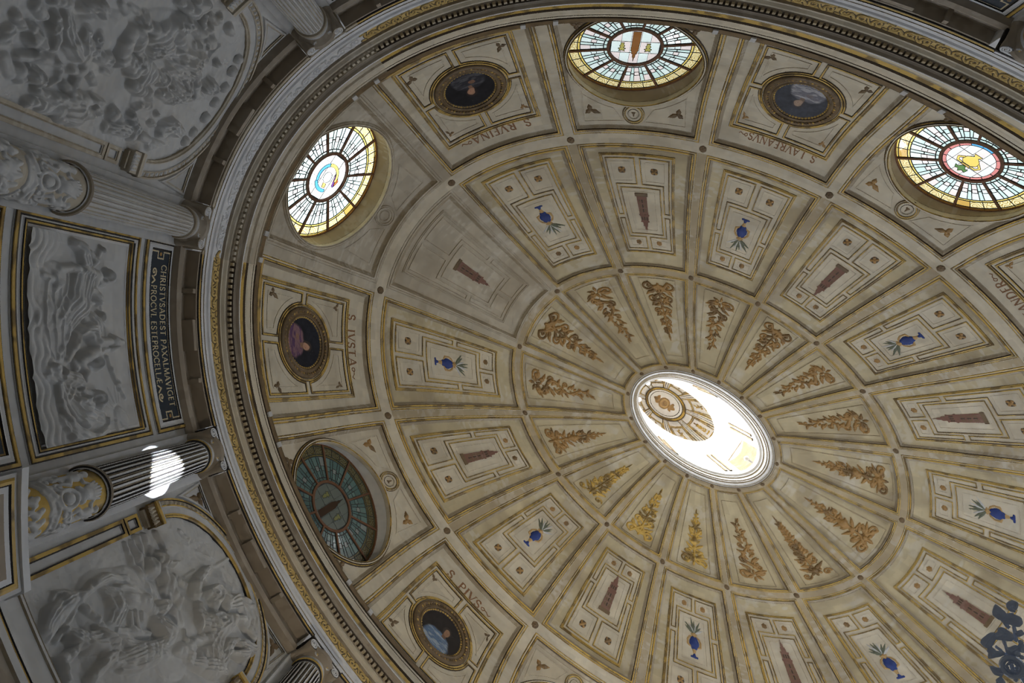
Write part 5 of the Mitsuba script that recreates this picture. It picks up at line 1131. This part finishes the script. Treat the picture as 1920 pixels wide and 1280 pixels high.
# drum wall with openings
ZW0, ZW1 = 14.45, 15.95
zs = [14.10, ZW0, ZW1, 16.75]
thg = np.sort(np.mod(np.concatenate([LTH - HWS, LTH + HWS, LTH, [PI / 2, 3 * PI / 2]]), 2 * PI))
m = MB(); A = lant(1.40)
for z0, z1 in zip(zs[:-1], zs[1:]):
    for a, b in zip(thg, np.append(thg[1:], thg[0] + 2 * PI)):
        mid = (a + b) / 2; near = np.min(np.abs((mid - LTH + PI) % (2 * PI) - PI) / HWS)
        if z0 == ZW0 and near < 1: continue
        u = np.linspace(a, b, 4); m.grid(np.stack([A(u, z0), A(u, z1)], 1), 22)
put('drum', m, 'wall_2')
m = MB(); ring_sweep(m, [(1.40, 16.70), (1.37, 16.71), (1.36, 16.75), (1.30, 16.78), (1.28, 16.86), (1.20, 16.92), (1.11, 17.08), (1.09, 17.14), (1.14, 17.18)], [22] * 8, t, True, DE - .10); put('cornice', m, 'wall_2')
for k in range(NW):
    key = 'window_%d' % (9 + k); structure(key, 'bright window of the lantern drum')
    hwid_w = HWS[k]; u = np.linspace(LTH[k] - hwid_w, LTH[k] + hwid_w, 7); O = lant(1.50); I_ = lant(1.40); hwid_w = HWS[k]
    m = MB(); 
    for uu in (u[:1], u[-1:]): m.grid(np.stack([np.stack([I_(uu, z)[0], O(uu, z)[0]]) for z in (ZW0, ZW1)], 0), 22)
    for z in (ZW0, ZW1): m.grid(np.stack([I_(u, z), O(u, z)], 1), 22)
    put('reveal', m, key)
    Lw = WIN_LANTERN
    m = MB(); G = np.stack([O(u, ZW0), O(u, ZW1)], 1)[:, ::-1]; m.grid(G, 4)
    scene[key + '__daylit_pane'] = {**m.dict(), 'emitter': {'type': 'area', 'radiance': {'type': 'rgb', 'value': [Lw, Lw * 1.02, Lw * 1.05]}}}
    fr = lant(1.48); m = MB()
    for f in (-1, 0, 1):
        c0 = LTH[k] + f * hwid_w * .96; m.grid(np.stack([fr(np.array([c0 - .012, c0 + .012]), ZW0), fr(np.array([c0 - .012, c0 + .012]), ZW1)], 1), 4)
    for z in (ZW0 + .01, 15.2, ZW1 - .01): m.grid(np.stack([fr(u, z - .012), fr(u, z + .012)], 1), 4)
    put('frame', m, key)
    for f in ((-1, 1) if k in (0, 3) else (1,) if k in (1, 4) else ()):
        for e in ((.56, .66) if k in (0, 3) else (.36, .46)):
            c0 = LTH[k] + f * e; a1 = lant(1.37); w_ = np.array([c0 - .022, c0 + .022]); m = MB(); m.grid(np.stack([a1(w_, 14.60), a1(w_, 16.5)], 1), 19)
            for q, w2 in ((0, w_[:1]), (1, w_[1:])): m.grid(np.stack([np.stack([lant(1.40)(w2, z)[0], a1(w2, z)[0]]) for z in (14.60, 16.5)], 0), 15)
            put('pilaster', m, 'wall_2')
k4 = 4
blind = thing('roller_blind', 'beige roller blind half drawn in the lantern window', 'blind')
u = np.linspace(LTH[3] - .38, LTH[3] + .38, 9); put('sheet', MB().grid(np.stack([lant(1.44)(u, 14.52), lant(1.44)(u, 15.72)], 1), 19), blind)
m = trimesh.creation.cylinder(.014, .72, 16); Q = lant(1.44)(np.array([LTH[3] - .37, LTH[3] + .37]), 15.74)
cyl_ = trimesh.creation.cylinder(.014, segment=Q); put('rod', MB().add(cyl_.vertices, cyl_.faces, 21), blind)
def bulb(P, r, name, label):
    k = thing(name, label, 'lamp'); d = np.array([-P[0], -P[1], 0]); d /= np.linalg.norm(d)
    s = trimesh.creation.icosphere(2, r); put('globe', MB().add(s.vertices + P, s.faces, 22), k, smooth=True)
    c = trimesh.creation.cylinder(r * .45, segment=[P - d * r * 2.6, P - d * r * .7]); put('bracket', MB().add(c.vertices, c.faces, 4), k)
bulb(lant(1.22)(np.array([3.15]), 14.40)[0], .055, 'wall_lamp', 'small white globe lamp beside the roller blind in the lantern')
for j, e in enumerate((.12, .42)): bulb(lant(1.24)(np.array([.30 if j else -.40]), 15.05)[0], .05, 'wall_lamp', 'small white spotlight on the near rim of the lantern, %s' % ('upper one' if j else 'lower one'))

# its little vault
def lv(th, r, d=0.0):
    """r from 1 (foot) to 0 (crown)"""
    a = 1.15 * np.sin(r * PI / 2 * .94) / math.sin(PI / 2 * .94); b = a * (.60 + .08 * (1 - r)); z = 17.15 + 1.85 * (np.cos(r * PI / 2 * .94) - math.cos(PI / 2 * .94)) - d
    return np.stack([a * np.cos(th), b * np.sin(th), z + H0], -1)
structure('ceiling_2', 'small ribbed and gilded vault inside the lantern')
put('shell', MB().grid(np.stack([lv(FULL[::2], np.full(96, r), -.03) for r in np.linspace(1, .01, 14)], 1), 22, True), 'ceiling_2', smooth=True)
for k in range(8):
    th = (k + .5) * PI / 4; rr = np.linspace(1.0, .36, 14); m = MB()
    for f0, f1, d0, d1, c in ((-.14, -.12, -.03, .0, 3), (-.12, -.09, .0, .0, 2), (-.09, -.05, -.01, -.01, 22), (-.05, -.03, .0, .0, 3), (-.03, .03, .01, .01, 22), (.03, .05, .0, .0, 3), (.05, .09, -.01, -.01, 22), (.09, .12, 0, 0, 2), (.12, .14, 0, -.03, 3)):
        m.grid(np.stack([lv(th + f0, rr, d0), lv(th + f1, rr, d1)], 1), c)
    put('rib', m, 'ceiling_2')
    th = k * PI / 4; m = MB()
    for q0, q1, d0, d1, c in ((1, .93, 0, 0, 3), (.93, .86, .004, .004, 2), (.86, .80, 0, -.02, 3)):
        pass
    def pc(P, th=th):
        P = np.asarray(P, float); return lv(th - P[:, 0] / np.maximum(.35, 1.0 * P[:, 1]), np.clip(P[:, 1], .02, 1), P[:, 2])
    m = MB(); pth = dens([(-.21, .97), (-.14, .47), (.14, .47), (.21, .97)][::-1], .06)
    sweep(m, pc, ccw(pth), [(0, -.02), (0, .0), (.016, .0), (.018, -.012), (.026, -.012), (.028, -.002), (.038, -.002), (.042, -.022)], [3, 2, 3, 0, 3, 2, 3]); put('panel_frame', m, 'ceiling_2')
    st = [(p * [.40, .33] + [0, .0], r * .62, h * .6) for p, r, h in [(np.asarray(a, float), np.asarray(b), c) for a, b, c in scrollwork(1 if k % 2 else 0, random.Random(k))]]
    st = [(np.stack([p[:, 0] * 1.1, .95 - p[:, 1]], 1), r, h) for p, r, h in st]
    o = put('scroll_ornament', ornament(pc, st, .008, -.026, 2), None); tag(o, 'gilt scroll inside the lantern vault, %s' % ['on the near long side', 'upper right of its boss', 'on the right', 'right of its boss, largest', 'below its boss', 'lower left of its boss', 'on the left, half hidden', 'on the hidden near edge'][k], 'ornament', 'gilt scrolls of the lantern vault')
for r0, r1, d, c in ((.36, .345, .012, 3), (.345, .31, .016, 2), (.31, .295, .004, 3), (.295, .26, .008, 22), (.26, .25, .012, 3)):
    put('crown_ring', MB().grid(np.stack([lv(FULL[::2], np.full(96, r0), d), lv(FULL[::2], np.full(96, r1), d)], 1), c, True), 'ceiling_2')
boss = thing('crown_boss', 'gilt round boss with leaf sprays at the crown of the lantern vault', 'boss')
def cb(P): P = np.asarray(P, float); return np.column_stack([-P[:, 1], P[:, 0], 18.835 + H0 - P[:, 2]])
m = MB(); pr = [(.0, .06), (.03, .05), (.035, .03), (.07, .028), (.075, .045), (.10, .05), (.125, .04), (.13, .02), (.155, .015), (.16, -.02)]
t_ = np.linspace(0, 2 * PI, 41)
for (r0, d0), (r1, d1), c in zip(pr[:-1], pr[1:], (7, 15, 7, 15, 11, 11, 15, 7, 7)):
    m.grid(np.stack([cb(np.column_stack([r * np.cos(t_), r * np.sin(t_), np.full(41, d)])) for r, d in ((r0, d0), (r1, d1))], 1), c)
put('disc', m, boss)
for sx in (-1, 1):
    st = [(spiral(sq * .06, sx * .20, .045, 1.1, 0, sq * sx, 16), .012, .7) for sq in (-1, 1)] + [leaf_strokes(0, sx * .16, sx * PI / 2, .20, .045, .5), leaf_strokes(.02, sx * .16, sx * PI / 2 - .8, .12, .03), leaf_strokes(-.02, sx * .16, sx * PI / 2 + .8, .12, .03)]
    put('leaf_spray', ornament(cb, st, .008, .05, 7), boss)

# ------------------------------------------------------------------ leaf reflection, built as solid silver leaves near the camera on an added pole
def near_pt(u, v, dist):
    d = ROT.T @ np.array([(u - 960) / 1300.0, (v - 640) / 1300.0, 1.0]); return EYE + d / np.linalg.norm(d) * dist
fl = thing('silver_leaf_finial', 'leaf and flower reflection built as a dark silver finial at the lower right corner', 'finial')
C0 = near_pt(1905, 1250, 1.5); ez = EYE - C0; ez /= np.linalg.norm(ez); ex = np.cross([0, 0, 1.0], ez); ex /= np.linalg.norm(ex); ey = np.cross(ez, ex)
def fc(P): P = np.asarray(P, float); return C0 + P[:, :1] * ex + P[:, 1:2] * ey + P[:, 2:] * ez
PXM = 1.5 / 1300 * .95
def px(u, v):
    d = near_pt(u, v, 1.5) - C0; return np.array([d @ ex, d @ ey])
def near_leaf(name, pts, rad, bump=.5):
    """a leaf with a raised midrib: cross-sections along its spine"""
    a = np.array([px(*p) for p in pts]); r = np.asarray(rad) * PXM; u = np.linspace(0, 1, 13); n = np.linspace(0, 1, len(a))
    sp = np.stack([np.interp(u, n, a[:, j]) for j in (0, 1)], 1); rw = np.interp(u, n, r) * np.sqrt(np.clip(1 - (2 * u - 1) ** 6, .02, 1))
    t = np.gradient(sp, axis=0); t /= np.linalg.norm(t, axis=1, keepdims=True); nn = np.stack([-t[:, 1], t[:, 0]], 1)
    G = np.stack([fc(np.column_stack([sp + nn * (rw * f)[:, None], rw * h])) for f, h in ((-1, 0), (-.7, .35), (-.15, .5), (0, .75), (.15, .5), (.7, .35), (1, 0))], 1)
    m = MB().grid(G, 4); put(name, mikit.ply((np.vstack(m.v), np.vstack(m.f)), 'silver_dark', 35), fl)
LEAFS = [([(1884, 1160), (1872, 1148), (1866, 1132)], [7, 9, 2]), ([(1888, 1140), (1900, 1136), (1908, 1140)], [6, 9, 7]), ([(1880, 1165), (1894, 1160), (1918, 1168)], [4, 9, 8]), ([(1872, 1176), (1882, 1186), (1896, 1190)], [4, 7, 4]),
         ([(1866, 1186), (1850, 1205), (1844, 1212)], [5, 8, 6]), ([(1862, 1196), (1880, 1190), (1902, 1196)], [3, 8, 6]), ([(1852, 1214), (1866, 1226), (1884, 1224)], [6, 5, 3]), ([(1886, 1216), (1898, 1222), (1912, 1212)], [4, 7, 5]),
         ([(1862, 1234), (1856, 1222)], [7, 3]), ([(1882, 1262), (1868, 1258), (1856, 1248)], [6, 6, 2]), ([(1884, 1276), (1868, 1280)], [8, 4]), ([(1912, 1222), (1918, 1206)], [6, 4]), ([(1908, 1182), (1916, 1192)], [6, 5])]
for pts, rad in LEAFS: near_leaf('leaf', pts, rad)
for p0, p1 in (((1905, 1275), (1876, 1180)), ((1900, 1240), (1868, 1212)), ((1890, 1175), (1870, 1150)), ((1905, 1200), (1898, 1150))):
    m = MB(); ornament(fc, [(np.array([px(*p0), px(*p1)]), [2.2 * PXM, 1.4 * PXM], 1)], .0011, -.006, 4, m); put('stem', mikit.ply((np.vstack(m.v), np.vstack(m.f)), 'silver_dark', True), fl)
for q in range(7):
    a = q * 2 * PI / 7 + .3; near_leaf('petal', [(1898 + 6 * math.cos(a), 1250 + 6 * math.sin(a)), (1898 + 12 * math.cos(a), 1250 + 12 * math.sin(a))], [3.5, 4], .6)
for u, v, r in ((1914, 1204, 3.5), (1908, 1226, 4), (1916, 1232, 3.2)):
    o = px(u, v); sp = trimesh.creation.icosphere(2, r * PXM); put('bead', mikit.ply((sp.vertices + C0 + o[0] * ex + o[1] * ey + .01 * ez, sp.faces), 'silver_dark', True), fl)
m = MB(); c_ = px(1898, 1250); sweep(m, fc, disc_path(c_[0], c_[1], 14 * PXM, n=28), [(-.003, 0), (-.001, .008), (.003, .008), (.006, .0)], [4] * 3); put('flower_ring', mikit.ply((np.vstack(m.v), np.vstack(m.f)), 'silver_dark', False), fl)
foot = C0 - ez * .01; foot = near_pt(1950, 1325, 1.5); st_ = trimesh.creation.cylinder(.004, segment=[C0 - ez * .02, foot - ez * .01], sections=12); put('stem', mikit.ply(st_, 'silver_dark', 30), fl)
pole = trimesh.creation.cylinder(.012, segment=[[foot[0], foot[1], foot[2]], [foot[0], foot[1], 0.0]], sections=20)
put('pole', mikit.ply(pole, 'silver_dark', 30), fl)
base = trimesh.creation.cylinder(.16, segment=[[foot[0], foot[1], 0.0], [foot[0], foot[1], .03]], sections=32); put('base', mikit.ply(base, 'silver_dark', 30), fl)

# ------------------------------------------------------------------ floodlight on a stand, aimed at the column beside the boat relief
tgt = rib_wall(14)(np.array([[.07, 6.20, .25]]))[0]
src = np.array([.6, .6, 3.4])
fk = thing('floodlight', 'small white floodlight on a stand outside the picture', 'lamp')
dv_ = (tgt - src) / np.linalg.norm(tgt - src)
head = trimesh.creation.cylinder(.09, segment=[src - dv_ * .20, src - dv_ * .06], sections=24); put('head', MB().add(head.vertices, head.faces, 12), fk)
pole = trimesh.creation.cylinder(.02, segment=[src - dv_ * .13, [src[0] - dv_[0] * .13, src[1] - dv_[1] * .13, 0.0]], sections=16); put('pole', MB().add(pole.vertices, pole.faces, 12), fk)
b_ = trimesh.creation.cylinder(.25, segment=[[src[0] - dv_[0] * .13, src[1] - dv_[1] * .13, 0.0], [src[0] - dv_[0] * .13, src[1] - dv_[1] * .13, .03]], sections=32); put('base', MB().add(b_.vertices, b_.faces, 12), fk)
SPOT['to_world'] = T().look_at(origin=src.tolist(), target=tgt.tolist(), up=[0, 0, 1]); scene['floodlight_beam'] = SPOT

for n, (x, y) in enumerate(((1.6, -2.2), (-2.2, -1.6))):  # unseen lamps added to brighten the vault; deep rims keep the walls dim
    u = thing('uplighter', 'added unseen white fill lamp with a deep bowl %s of the room' % ('at the far end' if n else 'in the middle'), 'lamp', 'added fill lamps on the floor')
    m = MB(); t_ = np.linspace(0, 2 * PI, 33)
    for (r0, z0), (r1, z1) in (((.02, 1.7), (.20, 1.78)), ((.20, 1.78), (.30, 1.90)), ((.30, 1.90), (.30, 2.52)), ((.29, 2.52), (.285, 1.94)), ((.02, 0.03), (.02, 1.7)), ((.22, 0), (.22, .03)), ((.22, .03), (.02, .03))):
        m.grid(np.stack([np.stack([x + r * np.cos(t_), y + r * np.sin(t_), np.full(33, z)], 1) for r, z in ((r0, z0), (r1, z1))], 1), 12 if r1 == .285 else 14)
    put('bowl_and_stand', m, u)
    d = disc_path(x, y, .27, n=32); V = np.vstack([np.column_stack([d, np.full(32, 1.93)]), [[x, y, 1.93]]]); F = [[j, (j + 1) % 32, 32] for j in range(32)]
    scene[u + '__lamp_glass'] = {**MB().add(V, F, 4).dict(), 'emitter': {'type': 'area', 'radiance': {'type': 'rgb', 'value': ADDED_UPLIGHT}}}
